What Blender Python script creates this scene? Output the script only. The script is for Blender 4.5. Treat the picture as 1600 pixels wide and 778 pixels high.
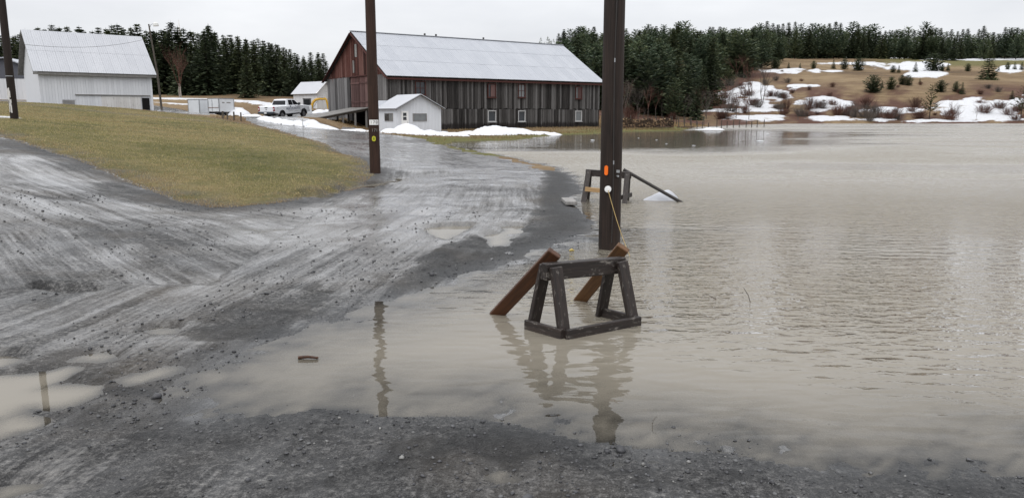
import bpy, math, random
import numpy as np
from mathutils import Vector, Matrix

for o in list(bpy.data.objects):
    bpy.data.objects.remove(o)
random.seed(7)
RNG = np.random.default_rng(11)
SC = bpy.context.scene
COL = SC.collection

# ------------------------------------------------------------------ camera
CAM_H = 1.75
PITCH = math.radians(9.9)
FPX = 1200.0                      # focal length in pixels of the 1600 x 778 photograph
cam_data = bpy.data.cameras.new('camera')
cam_data.sensor_width = 36.0
cam_data.lens = 36.0 * FPX / 1600.0
cam_data.clip_start = 0.05
cam_data.clip_end = 4000
cam = bpy.data.objects.new('camera', cam_data)
cam.location = (0, 0, CAM_H)
cam.rotation_euler = (math.pi / 2 - PITCH, 0, 0)
COL.objects.link(cam)
SC.camera = cam

# ------------------------------------------------------------------ world, sun, exposure
SUN_EL, SUN_AZ = math.radians(52), math.radians(205)
world = bpy.data.worlds.new('World')
SC.world = world
world.use_nodes = True
wt = world.node_tree
wt.nodes.clear()
w_out = wt.nodes.new('ShaderNodeOutputWorld')
w_bg = wt.nodes.new('ShaderNodeBackground')
w_bg.inputs['Strength'].default_value = 0.1
w_sky = wt.nodes.new('ShaderNodeTexSky')
w_sky.sky_type = 'NISHITA'
w_sky.sun_disc = False
w_sky.sun_elevation = SUN_EL
w_sky.sun_rotation = SUN_AZ
w_tc = wt.nodes.new('ShaderNodeTexCoord')
w_map = wt.nodes.new('ShaderNodeMapping')
w_map.inputs['Scale'].default_value = (1.0, 1.0, 3.2)
w_noise = wt.nodes.new('ShaderNodeTexNoise')
w_noise.inputs['Scale'].default_value = 2.3
w_noise.inputs['Detail'].default_value = 5
w_noise.inputs['Roughness'].default_value = 0.55
w_ramp = wt.nodes.new('ShaderNodeValToRGB')
w_ramp.color_ramp.elements[0].position = 0.3
w_ramp.color_ramp.elements[0].color = (0.485, 0.495, 0.52, 1)
w_ramp.color_ramp.elements[1].position = 0.72
w_ramp.color_ramp.elements[1].color = (0.655, 0.66, 0.675, 1)
# an overcast sky is brighter overhead than at the horizon
w_sep = wt.nodes.new('ShaderNodeSeparateXYZ')
w_el = wt.nodes.new('ShaderNodeMath'); w_el.operation = 'MAXIMUM'; w_el.inputs[1].default_value = 0.0
w_grad = wt.nodes.new('ShaderNodeMath'); w_grad.operation = 'MULTIPLY_ADD'; w_grad.inputs[1].default_value = 17.0; w_grad.inputs[2].default_value = 10.0
wt.links.new(w_tc.outputs['Generated'], w_sep.inputs[0])
wt.links.new(w_sep.outputs['Z'], w_el.inputs[0])
wt.links.new(w_el.outputs[0], w_grad.inputs[0])
w_mul = wt.nodes.new('ShaderNodeVectorMath')
w_mul.operation = 'SCALE'
wt.links.new(w_grad.outputs[0], w_mul.inputs['Scale'])
w_mix = wt.nodes.new('ShaderNodeMix')
w_mix.data_type = 'RGBA'
w_mix.inputs[0].default_value = 0.94
wt.links.new(w_tc.outputs['Generated'], w_map.inputs['Vector'])
wt.links.new(w_map.outputs['Vector'], w_noise.inputs['Vector'])
wt.links.new(w_noise.outputs['Fac'], w_ramp.inputs['Fac'])
wt.links.new(w_ramp.outputs['Color'], w_mul.inputs[0])
wt.links.new(w_sky.outputs['Color'], w_mix.inputs[6])
wt.links.new(w_mul.outputs['Vector'], w_mix.inputs[7])
wt.links.new(w_mix.outputs[2], w_bg.inputs['Color'])
wt.links.new(w_bg.outputs['Background'], w_out.inputs['Surface'])

sun_data = bpy.data.lights.new('sun', 'SUN')
sun_data.energy = 1.0
sun_data.angle = math.radians(40)
sun_data.color = (1.0, 0.975, 0.94)
sun = bpy.data.objects.new('sun', sun_data)
sdir = Vector((math.sin(SUN_AZ) * math.cos(SUN_EL), math.cos(SUN_AZ) * math.cos(SUN_EL), math.sin(SUN_EL)))
sun.rotation_euler = sdir.to_track_quat('Z', 'Y').to_euler()
sun.location = (0, 0, 60)
COL.objects.link(sun)

SC.view_settings.view_transform = 'Standard'
SC.view_settings.look = 'None'
SC.view_settings.exposure = 0.38
SC.view_settings.gamma = 1.0
SC.view_settings.use_curve_mapping = False
SC.render.engine = 'CYCLES'
SC.cycles.max_bounces = 6
SC.cycles.transparent_max_bounces = 8
SC.cycles.caustics_reflective = False
SC.cycles.caustics_refractive = False

# ------------------------------------------------------------------ small tools
SP, CP = math.sin(PITCH), math.cos(PITCH)

def ray(px, py):
    a, b = px - 800.0, 389.0 - py
    return Vector((a, FPX * CP + b * SP, -FPX * SP + b * CP))

def ground_at(px, py, z=0.0):
    d = ray(px, py)
    t = (z - CAM_H) / d.z
    return Vector((d.x * t, d.y * t, z))

def at(px, py, depth):
    d = ray(px, py)
    t = depth / d.y
    return Vector((d.x * t, depth, CAM_H + d.z * t))

def pixel_of(x, y, z):
    zz = z - CAM_H
    f = y * CP - zz * SP
    u = y * SP + zz * CP
    f = np.where(np.abs(f) < 1e-3, 1e-3, f)
    return 800 + FPX * x / f, 389 - FPX * u / f

def _hash(ix, iy, seed):
    n = (ix.astype(np.int64) * 374761393 + iy.astype(np.int64) * 668265263 + seed * 144665) & 0x7fffffff
    n = ((n ^ (n >> 13)) * 1274126177) & 0x7fffffff
    n = n ^ (n >> 16)
    return (n & 0xffff) / 65535.0

def vnoise(x, y, seed=0):
    x = np.asarray(x, float); y = np.asarray(y, float)
    ix, iy = np.floor(x), np.floor(y)
    fx, fy = x - ix, y - iy
    fx = fx * fx * (3 - 2 * fx); fy = fy * fy * (3 - 2 * fy)
    a = _hash(ix, iy, seed); b = _hash(ix + 1, iy, seed)
    c = _hash(ix, iy + 1, seed); d = _hash(ix + 1, iy + 1, seed)
    return (a + (b - a) * fx) * (1 - fy) + (c + (d - c) * fx) * fy

def fbm(x, y, seed=0, octv=4):
    s, a, t = 0.0, 0.5, 0.0
    for k in range(octv):
        s = s + a * vnoise(np.asarray(x) * 2 ** k + 17.3 * k, np.asarray(y) * 2 ** k - 9.1 * k, seed + k)
        t += a; a *= 0.5
    return s / t          # 0..1

def poly_sd(x, y, poly):
    """signed distance to a polygon, positive inside"""
    P = np.asarray(poly, float)
    d2 = np.full(x.shape, 1e18)
    inside = np.zeros(x.shape, bool)
    n = len(P)
    for i in range(n):
        ax, ay = P[i]; bx, by = P[(i + 1) % n]
        ex, ey = bx - ax, by - ay
        t = np.clip(((x - ax) * ex + (y - ay) * ey) / (ex * ex + ey * ey + 1e-12), 0, 1)
        d2 = np.minimum(d2, (x - ax - t * ex) ** 2 + (y - ay - t * ey) ** 2)
        if ay != by:
            c = ((ay > y) != (by > y)) & (x < ex * (y - ay) / ey + ax)
            inside ^= c
    d = np.sqrt(d2)
    return np.where(inside, d, -d)

def path_coords(x, y, pts):
    """along and across (signed) coordinates about a polyline"""
    P = np.asarray(pts, float)
    best = np.full(x.shape, 1e18); s_out = np.zeros(x.shape); v_out = np.zeros(x.shape)
    s0 = 0.0
    for i in range(len(P) - 1):
        ax, ay = P[i]; bx, by = P[i + 1]
        ex, ey = bx - ax, by - ay
        L = math.hypot(ex, ey)
        t = np.clip(((x - ax) * ex + (y - ay) * ey) / (L * L), 0, 1)
        dx, dy = x - ax - t * ex, y - ay - t * ey
        d = dx * dx + dy * dy
        m = d < best
        best = np.where(m, d, best)
        s_out = np.where(m, s0 + t * L, s_out)
        v_out = np.where(m, (dx * ey - dy * ex) / L, v_out)
        s0 += L
    return s_out, v_out, np.sqrt(best)

def smooth(a, b, x):
    t = np.clip((x - a) / (b - a), 0, 1)
    return t * t * (3 - 2 * t)

# ------------------------------------------------------------------ materials
class NT:
    def __init__(s, name):
        s.m = bpy.data.materials.new(name); s.m.use_nodes = True
        s.t = s.m.node_tree
        s.b = s.t.nodes['Principled BSDF']; s.o = s.t.nodes['Material Output']
    def n(s, kind, **kw):
        nd = s.t.nodes.new('ShaderNode' + kind)
        for k, v in kw.items():
            setattr(nd, k, v)
        return nd
    def l(s, a, b):
        s.t.links.new(a, b)
    def put(s, sock, v):
        if hasattr(v, 'is_output') or isinstance(v, bpy.types.NodeSocket):
            s.l(v, sock)
        else:
            if isinstance(v, tuple) and len(v) == 3 and sock.type == 'RGBA':
                v = (*v, 1)
            sock.default_value = v
    def vec(s, kind='Object'):
        return s.n('TexCoord').outputs[kind]
    def attr(s, name, out='Fac'):
        return s.n('Attribute', attribute_name=name).outputs[out]
    def mapping(s, v, scale=(1, 1, 1), rot=(0, 0, 0)):
        m = s.n('Mapping'); s.l(v, m.inputs['Vector'])
        m.inputs['Scale'].default_value = scale; m.inputs['Rotation'].default_value = rot
        return m.outputs['Vector']
    def noise(s, v, scale, detail=4, rough=0.55, dist=0.0):
        k = s.n('TexNoise'); s.l(v, k.inputs['Vector'])
        k.inputs['Scale'].default_value = scale; k.inputs['Detail'].default_value = detail
        k.inputs['Roughness'].default_value = rough; k.inputs['Distortion'].default_value = dist
        return k.outputs['Fac']
    def voro(s, v, scale, out='Distance', feature='F1'):
        k = s.n('TexVoronoi', feature=feature); s.l(v, k.inputs['Vector'])
        k.inputs['Scale'].default_value = scale
        return k.outputs[out]
    def math(s, op, a, b=0.0, c=None, clamp=False):
        k = s.n('Math', operation=op, use_clamp=clamp)
        s.put(k.inputs[0], a); s.put(k.inputs[1], b)
        if c is not None: s.put(k.inputs[2], c)
        return k.outputs[0]
    def ramp(s, f, stops):
        k = s.n('ValToRGB'); s.put(k.inputs['Fac'], f)
        e = k.color_ramp.elements
        while len(e) < len(stops): e.new(0.5)
        for i, (p, c) in enumerate(stops):
            e[i].position = p
            e[i].color = (c, c, c, 1) if not isinstance(c, tuple) else (*c, 1)
        return k.outputs['Color']
    def rng(s, f, a, b, c=0.0, d=1.0):
        k = s.n('MapRange'); s.put(k.inputs[0], f)
        for i, v in enumerate((a, b, c, d)): s.put(k.inputs[i + 1], v)
        return k.outputs[0]
    def mix(s, f, a, b, blend='MIX'):
        k = s.n('Mix', data_type='RGBA', blend_type=blend)
        s.put(k.inputs[0], f); s.put(k.inputs[6], a); s.put(k.inputs[7], b)
        return k.outputs[2]
    def bump(s, h, strength=0.5, dist=0.02, normal=None):
        k = s.n('Bump'); s.put(k.inputs['Height'], h)
        s.put(k.inputs['Strength'], strength); s.put(k.inputs['Distance'], dist)
        if normal is not None: s.l(normal, k.inputs['Normal'])
        return k.outputs['Normal']
    def island(s):
        return s.n('NewGeometry').outputs['Random Per Island']
    def rand(s):
        return s.n('ObjectInfo').outputs['Random']
    def done(s, color=None, rough=0.7, spec=0.3, metal=0.0, normal=None):
        if color is not None: s.put(s.b.inputs['Base Color'], color)
        s.put(s.b.inputs['Roughness'], rough)
        s.put(s.b.inputs['Specular IOR Level'], spec)
        s.put(s.b.inputs['Metallic'], metal)
        if normal is not None: s.l(normal, s.b.inputs['Normal'])
        return s.m

MAT = {}

def m_plain(name, col, rough=0.6, spec=0.3, metal=0.0, var=0.12, scale=6.0):
    t = NT(name)
    f = t.noise(t.vec(), scale, 5)
    lo = tuple(c * (1 - var) for c in col); hi = tuple(min(1, c * (1 + var)) for c in col)
    MAT[name] = t.done(t.mix(f, lo, hi), rough, spec, metal)
    return MAT[name]

def m_wood(name, dark, light, fleck=None, rough=0.75, stretch=(14, 14, 1.1), isl=True, fl_th=0.66, spec=0.25, bump=0.5):
    """wood grained along local Z of the mesh data"""
    t = NT(name)
    v = t.mapping(t.vec(), stretch)
    f1 = t.noise(v, 3.0, 6, 0.65, 0.4)
    f2 = t.noise(t.mapping(t.vec(), (3, 3, 0.6)), 1.5, 3)
    f = t.math('ADD', t.math('MULTIPLY', f1, 0.65), t.math('MULTIPLY', f2, 0.35))
    col = t.mix(t.rng(f, 0.32, 0.68), dark, light)
    r = t.rand()
    col = t.mix(1.0, col, t.ramp(r, [(0, 0.72), (1, 1.2)]), 'MULTIPLY')
    if fleck:
        g = t.noise(t.mapping(t.vec(), (5, 5, 1.6)), 7.0, 6, 0.78)
        g = t.math('ADD', t.math('MULTIPLY', g, 0.75), t.math('MULTIPLY', t.noise(t.vec(), 5.0, 3, 0.6), 0.32))
        col = t.mix(t.rng(g, fl_th, fl_th + 0.05), col, fleck)
    MAT[name] = t.done(col, rough, spec, 0, t.bump(f1, bump, 0.006))
    return MAT[name]

# --- gravel road
def mat_road():
    t = NT('wet_gravel')
    v = t.vec('Object')
    lane = t.n('UVMap', uv_map='lane').outputs['UV']
    silt_a = t.attr('silt'); sd = t.attr('shore')
    streak = t.noise(t.mapping(lane, (0.09, 2.6, 1)), 2.2, 7, 0.66, 0.25)
    fine = t.noise(t.mapping(lane, (0.5, 11, 1)), 2.0, 5, 0.7, 0.2)
    blot = t.noise(v, 1.1, 6, 0.62, 0.3)
    grit = t.noise(v, 120, 3, 0.7)
    grit2 = t.noise(v, 42, 4, 0.72)
    rub = t.noise(v, 24, 9, 0.8)
    stone = t.voro(v, 62, 'Distance')
    stone_c = t.ramp(t.voro(v, 62, 'Color'), [(0, 0.25), (1, 0.75)])
    silt = t.math('ADD', t.math('MULTIPLY', streak, 0.5), t.math('MULTIPLY', fine, 0.34))
    silt = t.math('ADD', silt, t.math('MULTIPLY', blot, 0.3))
    silt = t.math('ADD', silt, t.math('MULTIPLY', t.math('SUBTRACT', rub, 0.5), 0.55))
    silt = t.math('ADD', silt, t.math('MULTIPLY', silt_a, 0.5))
    s = t.rng(silt, 0.6, 0.82)
    gr = t.ramp(t.math('ADD', t.math('MULTIPLY', grit, 0.3), t.math('MULTIPLY', rub, 0.7)),
                [(0.4, (0.006, 0.006, 0.0062)), (0.49, (0.042, 0.041, 0.04)), (0.6, (0.165, 0.161, 0.155))])
    gr = t.mix(0.35, gr, t.mix(1.0, gr, stone_c, 'OVERLAY'))
    dk = t.noise(v, 2.6, 5, 0.68, 0.4)
    gr = t.mix(t.rng(dk, 0.49, 0.62, 0, 0.75), gr, (0.012, 0.0118, 0.0115))
    bw = t.noise(v, 0.5, 3)
    gr = t.mix(t.rng(bw, 0.5, 0.68, 0, 0.6), gr, (0.078, 0.064, 0.048))
    gr = t.mix(t.rng(silt_a, -0.15, -0.55, 0, 0.72), gr, (0.01, 0.01, 0.01))
    mud = t.mix(t.rng(rub, 0.38, 0.62), (0.072, 0.068, 0.063), (0.165, 0.156, 0.143))
    col = t.mix(t.math('MULTIPLY', s, 0.82), gr, mud)
    # ground under and at the water's edge is soaked
    wet = t.rng(sd, -0.05, 0.35, 1, 0)
    col = t.mix(t.math('MULTIPLY', wet, 0.45), col, (0.06, 0.063, 0.066))
    rough = t.math('SUBTRACT', t.rng(s, 0, 1, 0.6, 0.24), t.math('MULTIPLY', wet, 0.1))
    h = t.math('ADD', t.math('MULTIPLY', t.math('ADD', grit2, rub), 0.8), t.math('MULTIPLY', grit, 0.35))
    h = t.math('SUBTRACT', h, t.math('MULTIPLY', stone, 0.7))
    nrm = t.bump(h, t.rng(s, 0, 1, 1.0, 0.4), 0.018)
    nrm = t.bump(fine, t.rng(s, 0, 1, 0.35, 0.55), 0.03, nrm)
    t.put(t.b.inputs['IOR'], 1.4)
    # tyre tread printed along a few wheel lines
    sep = t.n('SeparateXYZ'); t.l(lane, sep.inputs[0])
    wob = t.noise(t.mapping(lane, (0.25, 0.25, 1)), 1.0, 2)
    vv = t.math('ADD', sep.outputs['Y'], t.math('MULTIPLY', wob, 1.3))
    line = t.math('PINGPONG', t.math('ADD', vv, 40.0), 0.85)
    lane_m = t.rng(t.math('ABSOLUTE', t.math('SUBTRACT', line, 0.4)), 0.14, 0.1)
    chev = t.math('SINE', t.math('ADD', t.math('MULTIPLY', sep.outputs['X'], 62.0), t.math('MULTIPLY', t.math('ABSOLUTE', t.math('SUBTRACT', line, 0.4)), 60.0)))
    patch = t.rng(t.noise(v, 0.45, 3), 0.5, 0.62)
    tread = t.math('MULTIPLY', t.math('MULTIPLY', chev, lane_m), patch)
    nrm = t.bump(tread, 0.6, 0.012, nrm)
    film = t.noise(t.mapping(lane, (0.12, 1.9, 1)), 2.0, 7, 0.72, 0.4)
    film2 = t.noise(t.mapping(v, (1.0, 0.8, 1)), 0.9, 7, 0.68, 0.6)
    fm = t.math('ADD', t.math('MULTIPLY', film, 0.5), t.math('MULTIPLY', film2, 0.5))
    fm = t.math('ADD', fm, t.math('MULTIPLY', t.math('SUBTRACT', s, 0.5), 0.16))
    fm = t.math('ADD', fm, t.math('MULTIPLY', t.math('MINIMUM', silt_a, 0.0), 0.22))
    fm = t.math('ADD', fm, t.math('MULTIPLY', t.math('SUBTRACT', rub, 0.5), -0.5))
    fm = t.rng(fm, 0.4, 0.64)
    t.put(t.b.inputs['Coat Weight'], t.math('MULTIPLY', fm, 0.95))
    t.put(t.b.inputs['Coat Roughness'], t.rng(fm, 0, 1, 0.3, 0.06))
    t.put(t.b.inputs['Coat IOR'], 1.4)
    t.l(t.bump(t.math('ADD', t.math('MULTIPLY', grit2, 0.5), fine), 0.16, 0.016), t.b.inputs['Coat Normal'])
    MAT['road'] = t.done(col, rough, 0.35, 0, nrm)

def mat_lawn():
    t = NT('winter_lawn')
    v = t.vec('Object')
    a = t.noise(v, 0.22, 4, 0.6, 0.3); b = t.noise(v, 2.2, 6, 0.7); c = t.noise(v, 26, 4, 0.7)
    f = t.math('ADD', t.math('MULTIPLY', a, 0.55), t.math('MULTIPLY', b, 0.45))
    col = t.ramp(f, [(0.36, (0.1, 0.108, 0.042)), (0.5, (0.185, 0.168, 0.072)), (0.63, (0.3, 0.245, 0.125)), (0.75, (0.23, 0.175, 0.095))])
    col = t.mix(t.rng(c, 0.35, 0.65, 0, 0.6), t.mix(1.0, col, (0.45, 0.43, 0.4), 'MULTIPLY'), col)
    edge = t.attr('bare')
    g = t.ramp(t.noise(v, 40, 3), [(0.3, (0.05, 0.045, 0.04)), (0.7, (0.15, 0.14, 0.125))])
    col = t.mix(edge, col, g)
    col = t.mix(t.attr('snow'), col, (0.7, 0.715, 0.745))
    MAT['lawn'] = t.done(col, 0.9, 0.1, 0, t.bump(t.math('ADD', b, c), 0.8, 0.05))

def mat_field():
    t = NT('dead_grass_field')
    v = t.vec('Object')
    a = t.noise(v, 0.035, 5, 0.6); b = t.noise(t.mapping(v, (0.5, 1.2, 1)), 0.35, 6, 0.7); c = t.noise(v, 4, 4, 0.7)
    f = t.math('ADD', t.math('MULTIPLY', a, 0.45), t.math('ADD', t.math('MULTIPLY', b, 0.35), t.math('MULTIPLY', c, 0.2)))
    col = t.ramp(f, [(0.36, (0.06, 0.043, 0.028)), (0.47, (0.135, 0.092, 0.053)), (0.58, (0.225, 0.165, 0.098)), (0.7, (0.18, 0.145, 0.085))])
    col = t.mix(t.attr('brush'), col, t.mix(b, (0.045, 0.026, 0.02), (0.12, 0.062, 0.045)))
    col = t.mix(t.attr('green'), col, t.mix(c, (0.075, 0.08, 0.03), (0.14, 0.13, 0.05)))
    e = t.noise(t.mapping(v, (0.4, 0.6, 1.8)), 0.55, 6, 0.72)
    sn = t.math('ADD', t.math('MULTIPLY', t.attr('snow'), 0.84), t.math('MULTIPLY', t.math('SUBTRACT', c, 0.5), 0.9))
    sn = t.rng(t.math('ADD', sn, t.math('MULTIPLY', t.math('SUBTRACT', e, 0.5), 1.8)), 0.46, 0.62)
    col = t.mix(sn, col, t.mix(t.rng(c, 0.4, 0.7), (0.6, 0.61, 0.63), (0.44, 0.44, 0.44)))
    MAT['field'] = t.done(col, 0.92, 0.1, 0, t.bump(t.math('ADD', b, c), 0.6, 0.25))

def mat_water():
    t = NT('flood_water')
    t.t.nodes.remove(t.b)
    v = t.vec('Object')
    dep = t.attr('depth'); rip = t.attr('ripple')
    # wind ripples: crests mostly across the view, several sizes
    w1 = t.noise(t.mapping(v, (1.0, 2.3, 1), (0, 0, 0.16)), 2.7, 1.2, 0.5, 0.3)
    w2 = t.noise(t.mapping(v, (1.0, 2.0, 1), (0, 0, -0.12)), 7.5, 2, 0.55, 0.4)
    w3 = t.noise(t.mapping(v, (1.0, 1.8, 1), (0, 0, 0.3)), 0.55, 3, 0.5)
    h = t.math('ADD', t.math('MULTIPLY', w1, 0.6), t.math('MULTIPLY', w2, t.rng(rip, 0.2, 1.0, 0.03, 0.42)))
    h = t.math('ADD', h, t.math('MULTIPLY', w3, 0.55))
    far = t.attr('far')
    w4 = t.noise(t.mapping(v, (1.0, 1.9, 1), (0, 0, 0.1)), 0.95, 3, 0.6, 0.4)
    w5 = t.noise(t.mapping(v, (0.8, 1.7, 1), (0, 0, -0.05)), 0.36, 3, 0.6, 0.3)
    h = t.math('ADD', h, t.math('MULTIPLY', t.math('ADD', t.math('MULTIPLY', w4, 1.1), t.math('MULTIPLY', w5, 2.0)), far))
    nrm = t.bump(h, 1.0, t.math('MULTIPLY', rip, 0.1))
    mud = t.mix(t.noise(v, 0.35, 4), (0.192, 0.171, 0.135), (0.222, 0.201, 0.164))
    dif = t.n('BsdfDiffuse'); t.put(dif.inputs['Color'], mud)
    tra = t.n('BsdfTransparent'); tra.inputs['Color'].default_value = (0.86, 0.84, 0.79, 1)
    cl = t.n('MixShader')
    t.put(cl.inputs[0], t.math('SUBTRACT', 1.0, t.math('POWER', 2.718, t.math('MULTIPLY', dep, -42.0)), clamp=True))
    t.l(tra.outputs[0], cl.inputs[1]); t.l(dif.outputs[0], cl.inputs[2])
    glo = t.n('BsdfGlossy'); t.put(glo.inputs['Roughness'], t.attr('chop'))
    t.l(nrm, glo.inputs['Normal'])
    fr = t.n('Fresnel'); fr.inputs['IOR'].default_value = 1.333; t.l(nrm, fr.inputs['Normal'])
    mx = t.n('MixShader')
    t.l(fr.outputs[0], mx.inputs[0]); t.l(cl.outputs[0], mx.inputs[1]); t.l(glo.outputs[0], mx.inputs[2])
    t.l(mx.outputs[0], t.o.inputs['Surface'])
    MAT['water'] = t.m

def mat_snow():
    t = NT('old_snow')
    v = t.vec('Object')
    a = t.noise(v, 3.0, 6, 0.65); b = t.noise(v, 1.1, 3)
    col = t.mix(t.rng(a, 0.62, 0.8, 0, 0.5), (0.62, 0.63, 0.65), (0.36, 0.345, 0.32))
    MAT['snow'] = t.done(col, 0.75, 0.2, 0, t.bump(t.math('ADD', a, b), 0.7, 0.12))

def mat_leaf(name, c0, c1, c2):
    t = NT(name)
    i = t.island(); r = t.rand()
    col = t.ramp(i, [(0, c0), (0.55, c1), (1, c2)])
    col = t.mix(1.0, col, t.ramp(r, [(0, (0.62, 0.66, 0.62)), (0.5, (1.0, 1.0, 1.0)), (1, (1.25, 1.18, 1.0))]), 'MULTIPLY')
    t.done(col, 0.75, 0.15)
    tr = t.n('BsdfTranslucent'); t.l(col, tr.inputs['Color'])
    mx = t.n('MixShader'); mx.inputs[0].default_value = 0.3
    t.l(t.b.outputs[0], mx.inputs[1]); t.l(tr.outputs[0], mx.inputs[2]); t.l(mx.outputs[0], t.o.inputs['Surface'])
    MAT[name] = t.m

def mat_barn_board(name, weather, red, red_from, red_to, black_to):
    """weathered grey boards; old red paint survives up under the eave, rot at the foot"""
    t = NT(name)
    obj = t.n('TexCoord').outputs['Object']
    pos = t.n('NewGeometry').outputs['Position']
    z = t.n('SeparateXYZ'); t.l(pos, z.inputs[0]); z = z.outputs['Z']
    r = t.rand()
    g = t.noise(t.mapping(pos, (11, 11, 0.55)), 1.6, 6, 0.78, 0.3)
    f = t.math('ADD', t.math('MULTIPLY', g, 0.6), t.math('MULTIPLY', r, 0.4))
    col = t.ramp(f, weather)
    n2 = t.noise(t.mapping(pos, (3, 3, 0.5)), 1.3, 5, 0.65)
    rz = t.math('ADD', z, t.math('MULTIPLY', t.math('SUBTRACT', n2, 0.5), 3.4))
    rz = t.math('ADD', rz, t.math('MULTIPLY', t.math('SUBTRACT', r, 0.5), 0.9))
    redc = t.mix(g, red, tuple(c * 1.9 for c in red))
    col = t.mix(t.rng(rz, red_from, red_to, 0, 0.75), col, redc)
    bz = t.math('ADD', z, t.math('MULTIPLY', t.math('SUBTRACT', n2, 0.5), 0.9))
    col = t.mix(t.rng(bz, black_to, black_to - 0.25, 0, 0.85), col, (0.016, 0.013, 0.012))
    MAT[name] = t.done(col, 0.85, 0.15, 0, t.bump(g, 0.5, 0.02))

mat_road(); mat_lawn(); mat_field(); mat_water(); mat_snow()
mat_leaf('needles', (0.03, 0.042, 0.025), (0.07, 0.09, 0.052), (0.12, 0.138, 0.075))
mat_leaf('pine_needles', (0.046, 0.068, 0.046), (0.092, 0.122, 0.076), (0.145, 0.17, 0.1))
mat_leaf('yellow_needles', (0.03, 0.035, 0.012), (0.06, 0.065, 0.022), (0.1, 0.1, 0.035))
GREYS = [(0.28, (0.016, 0.0145, 0.014)), (0.43, (0.045, 0.042, 0.0405)), (0.58, (0.082, 0.078, 0.076)), (0.78, (0.17, 0.165, 0.163))]
mat_barn_board('barn_boards', GREYS, (0.06, 0.033, 0.023), 5.0, 6.6, 1.0)
mat_barn_board('gable_boards', [(0.25, (0.04, 0.038, 0.038)), (0.5, (0.13, 0.125, 0.125)), (0.8, (0.25, 0.245, 0.245))], (0.115, 0.033, 0.022), 5.9, 6.0, -3.0)
mat_barn_board('red_boards', [(0.28, (0.028, 0.013, 0.011)), (0.5, (0.085, 0.032, 0.025)), (0.75, (0.16, 0.088, 0.075))], (0.07, 0.025, 0.019), 7.0, 11.0, -3.0)
mat_barn_board('faded_red_boards', [(0.25, (0.045, 0.024, 0.022)), (0.5, (0.105, 0.062, 0.058)), (0.8, (0.2, 0.13, 0.12))], (0.1, 0.045, 0.04), 4.4, 7.0, -3.0)

def mat_metal_roof(name, lo, hi):
    t = NT(name)
    v = t.vec('Object')
    p = t.n('NewGeometry').outputs['Position']
    a = t.noise(p, 0.5, 5, 0.6); b = t.noise(t.mapping(v, (1, 8, 1)), 2.0, 4)
    r = t.rand()
    f = t.math('ADD', t.math('MULTIPLY', a, 0.5), t.math('ADD', t.math('MULTIPLY', r, 0.14), t.math('MULTIPLY', b, 0.36)))
    col = t.mix(t.rng(f, 0.25, 0.75), lo, hi)
    rust = t.noise(p, 1.7, 6, 0.7)
    col = t.mix(t.rng(rust, 0.68, 0.76, 0, 0.35), col, (0.3, 0.24, 0.19))
    MAT[name] = t.done(col, 0.5, 0.4)
mat_metal_roof('tin_roof', (0.30, 0.315, 0.345), (0.4, 0.413, 0.44))
mat_metal_roof('white_roof', (0.37, 0.38, 0.405), (0.46, 0.468, 0.49))

def mat_white_paint(name, base, dirt, peel):
    t = NT(name)
    p = t.n('NewGeometry').outputs['Position']
    g = t.noise(t.mapping(p, (6, 6, 0.7)), 1.5, 5, 0.65)
    r = t.rand()
    col = t.mix(t.math('ADD', t.math('MULTIPLY', g, 0.6), t.math('MULTIPLY', r, 0.4)), dirt, base)
    k = t.noise(t.mapping(p, (5, 5, 1.0)), 1.7, 6, 0.72)
    col = t.mix(t.rng(k, peel, peel + 0.04, 0, 0.85), col, (0.12, 0.105, 0.095))
    MAT[name] = t.done(col, 0.7, 0.25, 0, t.bump(g, 0.3, 0.02))
mat_white_paint('white_boards', (0.68, 0.69, 0.71), (0.52, 0.53, 0.55), 0.76)
mat_white_paint('peeling_white', (0.7, 0.69, 0.67), (0.46, 0.44, 0.42), 0.6)
mat_white_paint('house_white', (0.68, 0.70, 0.735), (0.56, 0.58, 0.61), 0.685)
m_wood('pole_wood', (0.004, 0.003, 0.0025), (0.034, 0.022, 0.017), stretch=(26, 26, 0.7), rough=0.7)
m_wood('pole_wood_red', (0.014, 0.007, 0.005), (0.062, 0.032, 0.022), stretch=(26, 26, 0.7), rough=0.75)
m_wood('pole_wood_patchy', (0.008, 0.006, 0.005), (0.03, 0.02, 0.016), stretch=(26, 26, 0.7))
m_wood('old_timber', (0.003, 0.002, 0.0018), (0.04, 0.028, 0.023), fleck=(0.16, 0.145, 0.13), fl_th=0.585, rough=0.55, spec=0.4)
m_wood('brown_plank', (0.018, 0.007, 0.004), (0.11, 0.042, 0.016), rough=0.5, spec=0.4)
m_wood('tan_plank', (0.045, 0.02, 0.008), (0.16, 0.078, 0.03), rough=0.5, spec=0.4)
m_wood('pale_plank', (0.3, 0.19, 0.09), (0.5, 0.33, 0.17), rough=0.7)
m_wood('grey_wood', (0.12, 0.115, 0.11), (0.3, 0.29, 0.275), rough=0.8)
m_wood('trunk_bark', (0.02, 0.016, 0.013), (0.075, 0.062, 0.052), rough=0.9)
m_wood('birch_bark', (0.22, 0.19, 0.17), (0.5, 0.46, 0.42), rough=0.85)
m_wood('twig_grey', (0.05, 0.042, 0.036), (0.13, 0.11, 0.095), rough=0.9, bump=0)
m_wood('twig_red', (0.05, 0.024, 0.018), (0.125, 0.062, 0.046), rough=0.9, bump=0)
m_wood('post_wood', (0.03, 0.025, 0.02), (0.11, 0.095, 0.08), rough=0.85)
m_plain('car_white', (0.76, 0.78, 0.81), 0.25, 0.5, var=0.03)
m_plain('dark_glass', (0.008, 0.009, 0.011), 0.08, 0.3, var=0.3)
m_plain('window_glass', (0.03, 0.034, 0.04), 0.08, 0.5, var=0.4, scale=2)
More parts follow.
